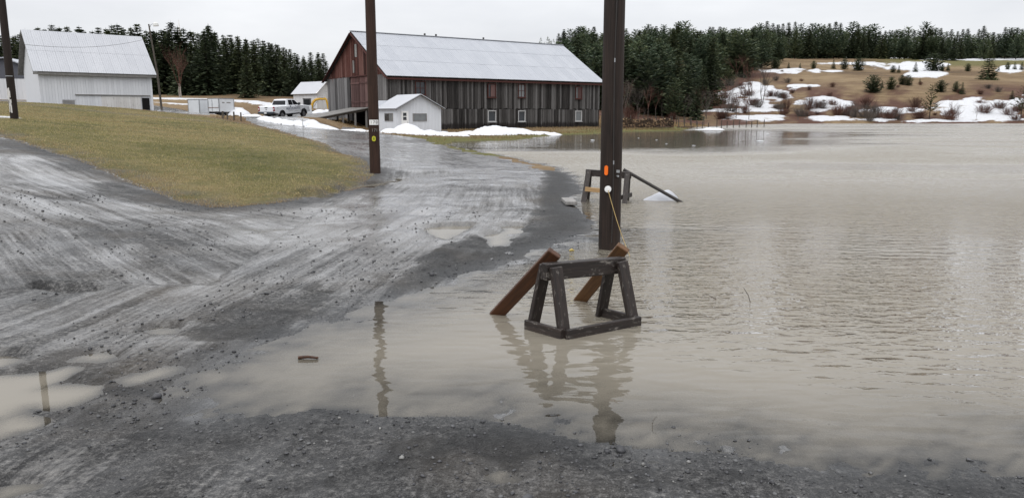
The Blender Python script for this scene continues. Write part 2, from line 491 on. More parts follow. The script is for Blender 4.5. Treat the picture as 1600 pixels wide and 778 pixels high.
m_plain('grey_glass', (0.16, 0.17, 0.175), 0.12, 0.5, var=0.35, scale=2)
m_plain('black_rubber', (0.012, 0.012, 0.013), 0.75, 0.2)
m_plain('black_plastic', (0.016, 0.017, 0.019), 0.5, 0.4)
m_plain('chrome', (0.5, 0.51, 0.53), 0.25, 0.5, 0.85)
m_plain('bumper_dark', (0.05, 0.06, 0.075), 0.4, 0.5, 0.3)
m_plain('red_lens', (0.24, 0.02, 0.03), 0.25, 0.5)
m_plain('white_paint', (0.78, 0.78, 0.77), 0.5, 0.3, var=0.05)
m_plain('trim_red', (0.062, 0.024, 0.02), 0.75, 0.2, var=0.4)
m_plain('worn_white', (0.4, 0.4, 0.4), 0.6, 0.3, var=0.25)
m_plain('trim_dark', (0.05, 0.047, 0.045), 0.7, 0.2, var=0.3)
m_plain('lettering_navy', (0.02, 0.035, 0.09), 0.5)
m_plain('lettering_grey', (0.22, 0.21, 0.2), 0.6)
m_plain('lettering_black', (0.03, 0.028, 0.026), 0.6)
m_plain('yellow_paint', (0.52, 0.3, 0.03), 0.45, 0.4, var=0.3)
m_plain('yellow_tag', (0.55, 0.52, 0.03), 0.4, 0.4)
m_plain('green_ink', (0.14, 0.22, 0.03), 0.5)
m_plain('orange_tag', (0.85, 0.16, 0.01), 0.4, 0.4, var=0.05)
m_plain('steel', (0.35, 0.36, 0.37), 0.35, 0.5, 0.7)
m_plain('dark_pipe', (0.03, 0.026, 0.024), 0.55, 0.3, var=0.3)
m_plain('rope_tan', (0.4, 0.29, 0.12), 0.8)
m_plain('bag_white', (0.42, 0.43, 0.46), 0.45, 0.4, var=0.1, scale=14)
m_plain('trailer_grey', (0.62, 0.64, 0.66), 0.45, 0.4, var=0.12, scale=2)
m_plain('rust', (0.16, 0.07, 0.04), 0.8, 0.2, var=0.4)
m_plain('slate_siding', (0.085, 0.088, 0.105), 0.6, 0.3, var=0.1)
m_plain('interior_dark', (0.012, 0.011, 0.011), 0.9, 0.1)
m_plain('dark_core', (0.010, 0.009, 0.009), 0.95, 0.05)
m_plain('stone_grey', (0.13, 0.125, 0.12), 0.85, 0.2, var=0.5, scale=3)
m_plain('ice_white', (0.5, 0.52, 0.54), 0.3, 0.5, var=0.06)
m_plain('leaf_yellow', (0.5, 0.38, 0.12), 0.6)
m_plain('lamp_glass', (0.6, 0.6, 0.58), 0.3, 0.4)
m_plain('log_end', (0.3, 0.2, 0.12), 0.85, 0.1, var=0.5)

def mat_isl(name, stops, rough=0.85, spec=0.25):
    t = NT(name)
    col = t.ramp(t.island(), stops)
    f = t.noise(t.vec(), 30, 3)
    col = t.mix(1.0, col, t.ramp(f, [(0.3, 0.7), (0.7, 1.25)]), 'MULTIPLY')
    MAT[name] = t.done(col, rough, spec)
mat_isl('pebbles', [(0, (0.016, 0.016, 0.018)), (0.7, (0.05, 0.05, 0.054)), (0.95, (0.1, 0.1, 0.1)), (1.0, (0.2, 0.195, 0.185))], 0.5, 0.5)
def mat_blades():
    t = NT('grass_blades')
    v = t.n('NewGeometry').outputs['Position']
    a = t.noise(v, 0.2, 4, 0.62, 0.4); b = t.noise(v, 1.6, 4, 0.65)
    f = t.math('ADD', t.math('ADD', t.attr('tone'), t.math('MULTIPLY', t.island(), 0.34)), t.math('ADD', t.math('ADD', t.math('MULTIPLY', a, 1.05), -0.12), t.math('MULTIPLY', b, 0.3)))
    col = t.ramp(f, [(0.42, (0.085, 0.105, 0.032)), (0.57, (0.17, 0.175, 0.06)), (0.69, (0.29, 0.25, 0.11)), (0.86, (0.43, 0.35, 0.19)), (1.0, (0.27, 0.19, 0.1))])
    MAT['grass_blades'] = t.done(col, 0.85, 0.1)
mat_blades()
mat_isl('grass_tufts', [(0, (0.05, 0.062, 0.018)), (0.35, (0.095, 0.098, 0.03)), (0.6, (0.2, 0.155, 0.062)), (0.85, (0.31, 0.23, 0.105)), (1, (0.16, 0.095, 0.045))], 0.85, 0.1)
mat_isl('logs', [(0, (0.03, 0.022, 0.018)), (0.6, (0.085, 0.06, 0.045)), (0.9, (0.2, 0.13, 0.08)), (1, (0.3, 0.22, 0.14))], 0.9, 0.1)
mat_isl('dead_stalks', [(0, (0.1, 0.065, 0.035)), (0.5, (0.22, 0.15, 0.075)), (1, (0.33, 0.25, 0.13))], 0.9, 0.1)

# ------------------------------------------------------------------ mesh building
def mesh_from(name, v, f, smooth_=False):
    me = bpy.data.meshes.new(name)
    v = np.asarray(v, np.float32)
    if isinstance(f, np.ndarray):
        k = f.shape[1]
        me.vertices.add(len(v)); me.vertices.foreach_set('co', v.ravel())
        me.loops.add(f.size); me.loops.foreach_set('vertex_index', f.astype(np.int32).ravel())
        me.polygons.add(len(f))
        me.polygons.foreach_set('loop_start', np.arange(0, f.size, k, dtype=np.int32))
        me.polygons.foreach_set('loop_total', np.full(len(f), k, np.int32))
        me.update(calc_edges=True)
    else:
        me.from_pydata([tuple(map(float, p)) for p in v], [], f)
        me.update()
    if smooth_:
        me.polygons.foreach_set('use_smooth', np.ones(len(me.polygons), bool))
    return me

def link(name, data, mat=None, parent=None, loc=None, rot=None, scale=None):
    o = bpy.data.objects.new(name, data)
    COL.objects.link(o)
    if mat is not None and data is not None:
        if len(data.materials) == 0:
            data.materials.append(MAT[mat] if isinstance(mat, str) else mat)
    if parent is not None: o.parent = parent
    if loc is not None: o.location = loc
    if rot is not None: o.rotation_euler = rot
    if scale is not None: o.scale = scale
    return o

def tag(o, label=None, cat=None, group=None, kind=None):
    if label: o['label'] = label
    if cat: o['category'] = cat
    if group: o['group'] = group
    if kind: o['kind'] = kind
    return o

def empty(name, loc=(0, 0, 0), rz=0.0):
    o = bpy.data.objects.new(name, None)
    o.empty_display_size = 0.2
    COL.objects.link(o)
    o.location = loc; o.rotation_euler = (0, 0, rz)
    return o

def copy_tree(o, parent=None):
    c = o.copy(); COL.objects.link(c); c.parent = parent
    for ch in o.children:
        copy_tree(ch, c)
    return c

class MB:
    def __init__(s):
        s.v, s.f = [], []
    def add(s, vs, fs):
        k = len(s.v)
        s.v += [Vector(p) for p in vs]
        s.f += [tuple(i + k for i in q) for q in fs]
        return s
    def box(s, lo, hi, mat=None):
        (x0, y0, z0), (x1, y1, z1) = lo, hi
        vs = [Vector(p) for p in ((x0, y0, z0), (x1, y0, z0), (x1, y1, z0), (x0, y1, z0), (x0, y0, z1), (x1, y0, z1), (x1, y1, z1), (x0, y1, z1))]
        if mat: vs = [mat @ p for p in vs]
        return s.add(vs, [(0, 3, 2, 1), (4, 5, 6, 7), (0, 1, 5, 4), (1, 2, 6, 5), (2, 3, 7, 6), (3, 0, 4, 7)])
    def beam(s, a, b, w, h, up=(0, 0, 1)):
        a, b = Vector(a), Vector(b)
        d = (b - a).normalized(); sd = d.cross(Vector(up))
        if sd.length < 1e-4: sd = d.cross(Vector((1, 0, 0)))
        sd.normalize(); u = sd.cross(d)
        q = [(-w / 2, -h / 2), (w / 2, -h / 2), (w / 2, h / 2), (-w / 2, h / 2)]
        vs = [a + sd * i + u * j for i, j in q] + [b + sd * i + u * j for i, j in q]
        return s.add(vs, [(3, 2, 1, 0), (4, 5, 6, 7), (0, 1, 5, 4), (1, 2, 6, 5), (2, 3, 7, 6), (3, 0, 4, 7)])
    def tube(s, pts, radii, n=8, cap=True):
        pts = [Vector(p) for p in pts]
        k = len(s.v)
        for i, p in enumerate(pts):
            d = (pts[min(i + 1, len(pts) - 1)] - pts[max(i - 1, 0)])
            d = d.normalized() if d.length > 1e-9 else Vector((0, 0, 1))
            a = d.cross(Vector((0.31, 0.95, 0.05)))
            if a.length < 1e-3: a = d.cross(Vector((1, 0, 0)))
            a.normalize(); b = d.cross(a)
            r = radii[i] if hasattr(radii, '__len__') else radii
            for j in range(n):
                t = 2 * math.pi * j / n
                s.v.append(p + a * (math.cos(t) * r) + b * (math.sin(t) * r))
        for i in range(len(pts) - 1):
            for j in range(n):
                s.f.append((k + i * n + j, k + i * n + (j + 1) % n, k + (i + 1) * n + (j + 1) % n, k + (i + 1) * n + j))
        if cap:
            s.f.append(tuple(k + j for j in range(n))[::-1])
            s.f.append(tuple(k + (len(pts) - 1) * n + j for j in range(n)))
        return s
    def prism(s, prof, y0, y1, axis='y', inset=None):
        """profile of (x, z) pairs pushed along y"""
        n = len(prof)
        pr2 = inset or prof
        vs = [(p[0], y0, p[1]) for p in prof] + [(p[0], y1, p[1]) for p in pr2]
        fs = [tuple(range(n)), tuple(range(2 * n - 1, n - 1, -1))]
        fs += [(i, n + i, n + (i + 1) % n, (i + 1) % n) for i in range(n)]
        return s.add(vs, fs)
    def build(s, name, mat, parent=None, loc=None, rot=None, smooth_=False, bevel=0.0):
        me = mesh_from(name, s.v, s.f, smooth_)
        if bevel:
            import bmesh
            bm = bmesh.new(); bm.from_mesh(me)
            bmesh.ops.recalc_face_normals(bm, faces=bm.faces)
            bmesh.ops.bevel(bm, geom=list(bm.edges), offset=bevel, segments=1, affect='EDGES', profile=0.5, clamp_overlap=True)
            bm.to_mesh(me); bm.free()
        return link(name, me, mat, parent, loc, rot)

def unit_box(name):
    """a board of size 1 with x, y centred and z from 0 to 1, edges eased, top a little uneven"""
    return MB().box((-0.5, -0.5, 0), (0.5, 0.5, 1))

# ------------------------------------------------------------------ terrain shape
G = lambda px, py, z=0.0: tuple(ground_at(px, py, z)[:2])
WATER_PX = [(1750, 742), (1640, 742), (1500, 752), (1350, 748), (1250, 737), (1100, 712), (1000, 703), (900, 690), (820, 668), (720, 652), (600, 648),
            (500, 640), (400, 648), (320, 655), (255, 648), (262, 612), (300, 582), (360, 552), (440, 524), (540, 490), (585, 470), (620, 458), (690, 440),
            (780, 412), (840, 390), (880, 376), (925, 360), (918, 342), (893, 330), (905, 302), (896, 278), (862, 262), (800, 247), (745, 238), (690, 226),
            (705, 221), (800, 219), (866, 211), (935, 209), (960, 206), (1060, 204.5), (1085, 199), (1140, 196), (1230, 193.6), (1450, 193.2), (1700, 193.2)]
WATER_POLY = [G(*p) for p in WATER_PX] + [(220, 160), (220, 4)]
PUDDLES_PX = [
    [(-120, 588), (0, 586), (60, 584), (100, 576), (108, 582), (80, 596), (62, 603), (120, 602), (160, 604), (152, 616), (110, 634), (70, 641), (40, 636), (24, 654), (-20, 660), (-120, 672)],
    [(-40, 560), (20, 558), (36, 563), (10, 572), (-40, 578)],
    [(-30, 664), (30, 655), (56, 660), (40, 672), (-30, 690)],
    [(72, 458), (100, 457), (146, 460), (110, 465), (76, 462)],
    [(112, 566), (150, 556), (166, 562), (136, 570)],
    [(206, 590), (250, 576), (268, 580), (240, 594), (212, 597)],
    [(664, 357), (700, 353), (742, 354), (722, 368), (700, 378), (680, 374), (690, 364)],
    [(760, 378), (800, 350), (812, 352), (800, 378), (775, 390)],
    [(560, 292), (600, 284), (630, 276), (606, 290), (560, 298), (500, 312), (480, 313), (520, 300)],
    [(20, 755), (60, 748), (74, 752), (50, 764), (20, 768)],
    [(764, 744), (790, 741), (808, 746), (788, 751)],
    [(236, 516), (275, 511), (284, 515), (250, 520)],
]
PUDDLES = [[G(*p) for p in q] for q in PUDDLES_PX]
LAWN = [(-16, 24), (-11.7, 20), (-8.25, 16.5), (-6.6, 14.8), (-5.5, 14.1), (-4.6, 14.3), (-4.1, 16), (-3.75, 18.5), (-4.0, 22), (-4.9, 25.5), (-7.0, 31), (-9.6, 38),
        (-13.2, 46), (-19.5, 59), (-25, 66), (-33, 73), (-39, 79), (-48, 75), (-70, 70), (-70, 52), (-33, 36), (-23, 29.5)]
PATH1 = [(-2.9, -8), (-2.7, 2), (-2.4, 5), (-1.9, 9), (-1.3, 14), (-1.3, 20), (-2.2, 27), (-4.9, 36), (-9.2, 47), (-14.5, 58), (-19, 68), (-23, 78), (-22, 92), (-20, 112)]
PATH2 = [(0.5, 5), (-1.6, 8.3), (-4.6, 11.8), (-8.0, 14.3), (-12.5, 18.2), (-17.5, 22.5), (-30, 32), (-60, 56)]
# control points: x, y, z of the dry land
CTRL = [(-3, -6, .05), (6, -6, .05), (-12, -6, .3), (0, 2, .045), (-3, 4, .04), (-3.5, 6, .045), (-2, 9, .05), (-1, 13, .05), (3, 4, .04), (12, 2, .1),
        (-5.6, 8.4, .16), (-8, 12, .5), (-11.3, 17, .78), (-9, 6, .35), (-14, 10, .8), (-25, 12, 1.5), (-5, 11.5, .12), (-3, 11, .06), (-2.5, 15, .06), (-1, 18, .06), (-2, 24, .07),
        (-16, 24, 1.15), (-11.7, 20, .75), (-8.25, 16.5, .34), (-5.5, 14.1, .08), (-4.6, 14.3, .07), (-3.75, 18.5, .06), (-4, 22.5, .07),
        (-20.7, 32, 1.54), (-17.5, 35, 1.17), (-9.2, 22, .48), (-10.7, 32, .68), (-6, 18, .25), (-6.9, 26, .42), (-17.5, 42, 1.06), (-30, 50, 1.7), (-40, 70, 2.6), (-47, 76, 2.9),
        (-39, 84, 2.25), (-27, 65, 1.58), (-20, 60, 1.0), (-12.6, 45, .55), (-6.7, 30, .25), (-60, 60, 3.0), (-33, 36, 2.0), (-70, 90, 3.4), (-45, 110, 3.6),
        (-4.9, 39, .14), (-8.6, 50, .4), (-15.5, 62, .70), (-19, 66, .95), (-24, 79, 1.27), (-22.2, 83.4, 1.53), (-20.5, 86, 1.9), (-19, 76.5, 1.45), (-18.2, 73.5, 1.42), (-16.8, 71.5, 1.25), (-15.2, 71, .5), (-14.2, 75, .35), (-14, 79, .4),
        (-9.7, 65.5, .2), (-6, 68, .18), (-11.8, 74, .3), (0, 82, .3), (10, 90, .35), (-3, 58, .1), (-13, 64, .4), (0, 74, .12), (6, 80, .15),
        (-33, 88, 1.8), (-34, 97, 2.4), (-40, 110, 3.5), (-30, 112, 3.2), (-28, 104, 2.6), (-26, 112, 2.4), (-22, 108, 2.1), (-26, 100, 1.9), (-18, 100, 2.1), (-30, 125, 4.4), (-60, 135, 5.2), (-90, 130, 5.4), (-55, 200, 8), (-20, 130, 3.6), (-100, 220, 9), (-30, 300, 13),
        (12, 92, .3), (19, 96, .35), (16, 115, .5), (26, 122, .4), (24, 145, 1.0), (36, 145, .7), (30, 190, 6.4), (46, 280, 20), (55, 330, 28), (66, 400, 31), (70, 520, 34),
        (12, 140, 2.5), (5, 200, 7), (10, 300, 19), (12, 400, 28), (0, 500, 30), (-30, 160, 6.0), (0, 150, 4.5),
        (60, 158, .5), (66, 176, 3.9), (78, 195, 8.2), (120, 300, 19.4), (140, 350, 25.7), (160, 400, 30), (190, 520, 33),
        (95, 164, .4), (102, 178, 4.0), (112, 195, 8.2), (149, 260, 15.3), (200, 350, 25.4), (240, 420, 31), (300, 520, 33),
        (130, 165, .5), (140, 180, 4.2), (150, 195, 8.0), (240, 300, 20), (330, 420, 31), (230, 180, 3), (420, 400, 30), (-200, 120, 7), (-260, 300, 13), (-200, 500, 20)]
CP_ = np.array(CTRL, float)
_R = np.sqrt((CP_[:, None, 0] - CP_[None, :, 0]) ** 2 + (CP_[:, None, 1] - CP_[None, :, 1]) ** 2 + 1.0)
_n = len(CP_)
_A = np.zeros((_n + 1, _n + 1)); _A[:_n, :_n] = -_R - 0.05 * np.eye(_n); _A[:_n, _n] = 1; _A[_n, :_n] = 1
_W = np.linalg.solve(_A, np.append(CP_[:, 2], 0))

def base_z(x, y):
    out = np.full(x.shape, _W[_n])
    for i in range(_n):
        out -= _W[i] * np.sqrt((x - CP_[i, 0]) ** 2 + (y - CP_[i, 1]) ** 2 + 1.0)
    return out

SNOW_ELL = [(1288, 164, 42, 12, .8), (1290, 186, 46, 5, .7), (1390, 174, 58, 6, .7), (1530, 172, 80, 17, .75), (1600, 165, 40, 14, .6), (1410, 104, 70, 8, .62), (1448, 117, 30, 6, .9), (1535, 93.5, 80, 2, .9),
            (1582, 110, 24, 7, .75), (1185, 150, 60, 24, .58), (1170, 174, 75, 3.4, .85), (1192, 185, 60, 7, .62), (1236, 111, 44, 5, .7), (1040, 158, 20, 6, .5), (1480, 190, 90, 3, .6), (1660, 172, 60, 14, .8),
            (1330, 100, 70, 2.5, .6), (1250, 135, 40, 3, .5), (1560, 188, 60, 3, .7), (1350, 188, 60, 3, .6), (1300, 112, 20, 2, .5)]
SNOW_L = [((-52, 110), (-43, 111), (-36, 108), (-30.5, 102), 1.9, .35), ((-46, 101), (-38, 99), (-36, 98), (-34, 97), 0.9, .2), ((-36, 81), (-33, 80), (-31, 79), (-30, 78), 0.9, .15), ((-24, 34), (-22, 33.6), (-21.6, 33), (-23, 33.2), 0.7, .08),
          ((-30, 118), (-29, 118), (-28, 118), (-26, 118), 0.7, .1)]

def puddle_sd(x, y):
    s = np.full(x.shape, -1e9)
    m = (y < 32) & (y > 2) & (x > -9) & (x < 2.5)
    if m.any():
        xs, ys = x[m], y[m]
        b = np.full(xs.shape, -1e9)
        for q in PUDDLES:
            b = np.maximum(b, poly_sd(xs, ys, q))
        s[m] = b
    return s

def terrain(x, y, full=False):
    x = np.asarray(x, float); y = np.asarray(y, float)
    z0 = base_z(x, y)
    jit = 0.45 * np.clip(y / 14, 0.6, 3.5)
    wx = x + jit * (fbm(x * 1.6, y * 1.6, 31, 4) - 0.5); wy = y + jit * (fbm(x * 1.6, y * 1.6, 47, 4) - 0.5)
    sd = -poly_sd(wx, wy, WATER_POLY)             # >0 on land
    lawn = poly_sd(x + 0.5 * (fbm(x * 2, y * 2, 3, 3) - .5), y + 0.5 * (fbm(x * 2, y * 2, 5, 3) - .5), LAWN)
    s1, v1, d1 = path_coords(x, y, PATH1)
    s2, v2, d2 = path_coords(x, y, PATH2)
    use2 = (x < -2.6 - 0.06 * y) & (y > 6.5) & (y < 60) & (d2 < d1 + 0.5)
    s_, v_ = np.where(use2, s2, s1), np.where(use2, v2, v1)
    near = smooth(34, 18, y)
    rut = (fbm(s_ * 0.10, v_ * 2.0, 61, 4) - 0.5) * 0.05 + (fbm(x * 1.3, y * 1.3, 71, 4) - 0.5) * 0.05 + (fbm(x * 9, y * 9, 77, 3) - 0.5) * 0.016
    road_m = (lawn < 0) & (y < 70)
    z = np.maximum(z0, 0.03 + 0.0005 * y) + np.where(road_m, rut * near * 1.0 + rut * (1 - near) * 0.7, 0)
    z = z + np.where(lawn > 0, 0.05 * smooth(0, 0.8, lawn) + 0.05 * (fbm(x * 1.1, y * 1.1, 9, 4) - .5) + 0.25 * (fbm(x * .16, y * .16, 13, 3) - .5) * smooth(0, 6, lawn), 0)
    # far ground is bumpier
    far = smooth(95, 170, y)
    z = z + far * (1.6 * (fbm(x * .045, y * .045, 21, 5) - .5) * smooth(0, 20, sd))
    # at the flood's edge the land dips to the water, under it a shallow bed
    slope = np.where(y < 12, 0.03, 0.09)
    rough_edge = ((fbm(x * 3, y * 3, 83, 4) - .5) * 0.04 + (fbm(x * 13, y * 13, 85, 3) - .5) * .03) * smooth(40, 8, y)
    land = np.minimum(z, 0.004 + np.maximum(sd, 0) * np.where(y < 12, .022, slope * 1.5) + np.maximum(sd, 0) ** 2 * .05 + rough_edge * smooth(0, .3, sd) + np.where(y > 95, np.maximum(sd, 0) * .3, 0))
    dn = np.maximum(-sd, 0)
    bed = -np.minimum(np.where(y < 12, 0.002 + dn * .011 + dn * dn * .02, 0.004 + dn * slope * 1.2), 0.9) + rough_edge * smooth(1.6, 0, -sd) * .7
    z = np.where(sd > 0, np.maximum(land, np.where(sd > .25, -0.012, -.05)), bed)
    pw = puddle_sd(x + 0.34 * (fbm(x * 2.6, y * 2.6, 91, 5) - .5) * np.clip(y / 6, .6, 3), y + 0.42 * (fbm(x * 2.6, y * 2.6, 93, 5) - .5) * np.clip(y / 6, .6, 3))
    z = np.where(sd > 0, z - smooth(-0.16, 0.02, pw) * np.clip(z + 0.008, 0, 1) - np.where(pw > 0, np.minimum(pw * .35, .05), 0), z)
    # the small dry island and the steep gravel lip beside the driveway
    for (px, py, rx, ry, h) in ((905, 374, .42, .22, .035), (872, 378, .12, .1, .02)):
        c = ground_at(px, py)
        z = np.maximum(z, h * (1 - ((x - c.x) / rx) ** 2 - ((y - c.y) / ry) ** 2) + rough_edge * .6 - .004)
    lip = poly_sd(x, y, [G(600, 462), G(680, 438), G(700, 410), G(690, 398), G(650, 425), G(606, 452)])
    z = z + smooth(-.25, .15, lip) * 0.055 * (0.5 + fbm(x * 5, y * 5, 99, 3))
    if not full:
        return z
    # ---- surface masks
    snow = np.zeros(x.shape); brush = np.zeros(x.shape); green = np.zeros(x.shape)
    f = (y > 120) & (x > 5)
    if f.any():
        px, py = pixel_of(x[f], y[f], z[f])
        nz = fbm(px * .05, py * .13, 7, 5); n2 = fbm(px * .02, py * .06, 8, 4)
        sn = np.full(px.shape, -1.0)
        for (cx, cy, rx, ry, k) in SNOW_ELL:
            r2 = ((px - cx) / rx) ** 2 + ((py - cy) / ry) ** 2
            sn = np.maximum(sn, k - 0.55 * r2)
        snow[f] = smooth(-.1, 0.5, sn + 1.3 * (nz - .5))
        br = smooth(1260, 1180, px) * smooth(100, 118, py) + smooth(122, 146, py) * 1.0
        brush[f] = np.clip(br, 0, 1) * smooth(.34, .56, .5 * n2 + .5 * nz)
        green[f] = smooth(108, 100, py) * smooth(1330, 1420, px) * .8
    for (a, b, c, d, w, h) in SNOW_L:
        m = (np.abs(x - (a[0] + d[0]) / 2) < 26) & (np.abs(y - (a[1] + d[1]) / 2) < 20)
        if m.any():
            _, _, dd = path_coords(x[m], y[m], [a, b, c, d])
            ww = w * (0.6 + 0.9 * fbm(x[m] * .5, y[m] * .5, 15, 4))
            k = smooth(ww, ww * .55, dd)
            snow[m] = np.maximum(snow[m], k); z[m] = z[m] + k * h
    z = z + np.where((y > 120), snow * 0.25, 0)
    shore_green = smooth(7, .2, np.abs(sd - .5)) * (y > 32) * (y < 100)
    green = np.maximum(green, shore_green)
    return z, dict(sd=sd, lawn=lawn, s=s_, v=v_, d1=d1, d2=d2, snow=snow, brush=brush, green=green, pw=pw)

# ------------------------------------------------------------------ ground sheet
ys = np.concatenate([np.linspace(-8, 1.3, 14), np.exp(np.linspace(math.log(2.5), math.log(560), 690)) - 1.0])
ss = np.linspace(-1.25, 1.25, 701)
NY, NX = len(ys), len(ss)
GX = (ss[None, :] * (np.maximum(ys, 1.0)[:, None] + 5.0)); GY = np.repeat(ys[:, None], NX, 1)
GZ, MK = terrain(GX.ravel(), GY.ravel(), True)
fx, fy = GX.ravel(), GY.ravel()
idx = np.arange(NY * NX).reshape(NY, NX)
quads = np.stack([idx[:-1, :-1], idx[:-1, 1:], idx[1:, 1:], idx[1:, :-1]], -1).reshape(-1, 4)
cen = quads[:, 0]
lawn_f = MK['lawn'][cen] > 0
gravel_v = ((fy < 31) | (MK['d1'] < 3.3 + 0.012 * fy + 0.7 * (fbm(fx, fy, 51, 3) - .5)) | ((MK['d2'] < 6) & (fy < 70)) |
            ((fx < -30) & (fy > 66) & (fy < 97) & (fx > -75) & (fx + fy < 52)))
road_f = gravel_v[cen] & ~lawn_f & (fy[cen] < 112)
# a narrow grassy verge between driveway and flood
verge = (fy > 24) & (fy < 60) & (MK['sd'] > 0.05) & (MK['sd'] < 0.75 + 0.5 * (fbm(fx, fy, 55, 3) - .5)) & (fx > -6) & (fx < 1.5)
mound = poly_sd(fx, fy, [(-20.2, 74.5), (-19.8, 71.2), (-17.5, 69.3), (-14.6, 68.8), (-13.2, 72), (-13.5, 80), (-18, 80)]) > 0
road_f &= ~(verge | mound)[cen]

def ground_piece(name, mask, mat, attrs, uv=False, label=None):
    q = quads[mask]
    used = np.unique(q)
    remap = np.full(NY * NX, -1, np.int64); remap[used] = np.arange(len(used))
    me = mesh_from(name, np.stack([fx[used], fy[used], GZ[used]], 1), remap[q], True)
    for an, arr in attrs.items():
        a = me.attributes.new(an, 'FLOAT', 'POINT'); a.data.foreach_set('value', arr[used].astype(np.float32))
    if uv:
        u = me.uv_layers.new(name='lane')
        uvs = np.stack([MK['s'][used], MK['v'][used]], 1)[remap[q].ravel()]
        u.data.foreach_set('uv', uvs.astype(np.float32).ravel())
    o = link(name, me, mat)
    return tag(o, kind='structure', label=label)

silt = 0.42 * smooth(.2, .75, fbm(fx * .35, fy * .35, 41, 4)) - 0.22 * smooth(0.6, 0.0, np.abs(MK['sd'] - .2)) * (fy < 30)
silt += 0.12 * smooth(3.0, 1.0, MK['d1']) - 0.30 * ((fy < 5.5) & (MK['sd'] > 0) & (fx > -2.0)) * smooth(5.6, 4.6, fy)
silt += 0.15 * smooth(12, 30, fy)
shoulder = poly_sd(fx + .3 * (fbm(fx * 2, fy * 2, 141, 3) - .5), fy + .5 * (fbm(fx * 2, fy * 2, 143, 3) - .5), [G(598, 468), G(690, 442), G(790, 414), G(850, 388), G(925, 362), G(910, 300), G(890, 268), G(850, 262), G(846, 300), G(838, 335), G(800, 372), G(738, 372), G(690, 396), G(640, 428)])
silt -= .75 * smooth(-.15, .25, shoulder)
edge_l = smooth(1.3, 0.0, -MK['lawn']) * (MK['lawn'] < 0) * smooth(40, 20, fy)
silt -= 0.6 * edge_l
silt -= 0.5 * smooth(.5, .62, fbm(fx * .9, fy * 1.3, 161, 4)) * smooth(1.4, .4, MK['sd']) * (fy < 14)
bare = smooth(.1, .5, fbm(fx * 2.2, fy * 2.2, 23, 4) - .18) * smooth(1.1, .0, MK['lawn']) * 0.9 + smooth(.25, 0, MK['lawn']) * .6
bare = np.clip(bare, 0, .95)
pth = path_coords(fx, fy, [(-58, 66), (-45, 68), (-35, 64), (-27, 60), (-22, 58)])[2]
bare = np.maximum(bare, 0.6 * smooth(1.2, .3, pth + .8 * (fbm(fx, fy, 19, 3) - .5)))
ground_piece('road', road_f, 'road', dict(silt=silt, shore=MK['sd']), True, 'wet grey gravel driveway with tyre ruts and puddles')
ground_piece('lawn', lawn_f, 'lawn', dict(bare=bare, snow=MK['snow']), False, 'low mound of tan and green winter grass between two gravel tracks')
ground_piece('field', ~lawn_f & ~road_f, 'field', dict(snow=MK['snow'], brush=MK['brush'], green=MK['green']), False, 'brown dead grass field and hillside with snow patches')

# ------------------------------------------------------------------ flood water
wy_i = np.concatenate([np.arange(0, NY - 1, 2), [NY - 1]]); wx_i = np.arange(0, NX, 2)
widx = idx[np.ix_(wy_i, wx_i)]
gz_min = GZ.reshape(NY, NX)
wq = np.stack([widx[:-1, :-1], widx[:-1, 1:], widx[1:, 1:], widx[1:, :-1]], -1).reshape(-1, 4)
keep = (GZ[wq].min(1) < 0.05) & (fy[wq[:, 0]] < 190) & (MK['sd'][wq[:, 0]] < 1.5 + .02 * fy[wq[:, 0]]) | (MK['pw'][wq[:, 0]] > -0.5)
wq = wq[keep]
used = np.unique(wq); remap = np.full(NY * NX, -1, np.int64); remap[used] = np.arange(len(used))
wme = mesh_from('water', np.stack([fx[used], fy[used], np.zeros(len(used))], 1), remap[wq], True)
X, Y = fx[used], fy[used]
wpx, wpy = pixel_of(X, Y, np.zeros(len(X)))
breeze = fbm(X * .05 + 3, Y * .09, 101, 4)
rip = 0.14 + 0.8 * smooth(4.2, 9, Y + 0.55 * X + 2.5 * (fbm(X * .3, Y * .5, 103, 3) - .5)) * smooth(-1, 2.5, X + .15 * Y)
rip = np.where(Y > 12, np.maximum(rip, .75), rip) * (1 + .9 * smooth(9, 40, Y))
rip = rip * (1 - 0.8 * smooth(.45, .75, breeze) * smooth(60, 20, Y))
lee = smooth(27, 44, Y + 16 * (breeze - .5) - 0.03 * X) * smooth(1500, 1200, wpx + 160 * (breeze - .5))
lee2 = smooth(36, 44, Y + 9 * (breeze - .5))
rip = rip * (1 - .955 * lee * smooth(98, 80, Y + 10 * (breeze - .5)))
rip = rip * (1 - .35 * lee2 * smooth(.35, .6, fbm(X * .02, Y * .11, 107, 3)))
rip = rip * (.55 + .9 * smooth(.3, .7, fbm(X * .12 + 5, Y * .34, 109, 4)))
rip = np.where(MK['sd'][used] > 0, .03, rip)
rip *= smooth(-.02, .5, -MK['sd'][used]) * .9 + .1
# ripples too fine to show one by one far off spread the reflection instead
chop = .012 + np.clip(rip, 0, 1.2) * smooth(6, 24, Y) * .24
for an, arr in (('depth', np.maximum(-GZ[used], 0)), ('ripple', rip), ('chop', chop), ('far', smooth(8, 26, Y))):
    a = wme.attributes.new(an, 'FLOAT', 'POINT'); a.data.foreach_set('value', arr.astype(np.float32))
water = link('water', wme, 'water')
tag(water, kind='structure', label='muddy brown flood water rippling over the low ground')

def tz(x, y):
    return float(terrain(np.array([x], float), np.array([y], float), True)[0][0])

def tz_many(x, y):
    return terrain(np.asarray(x, float), np.asarray(y, float), True)[0]
#---PART2---

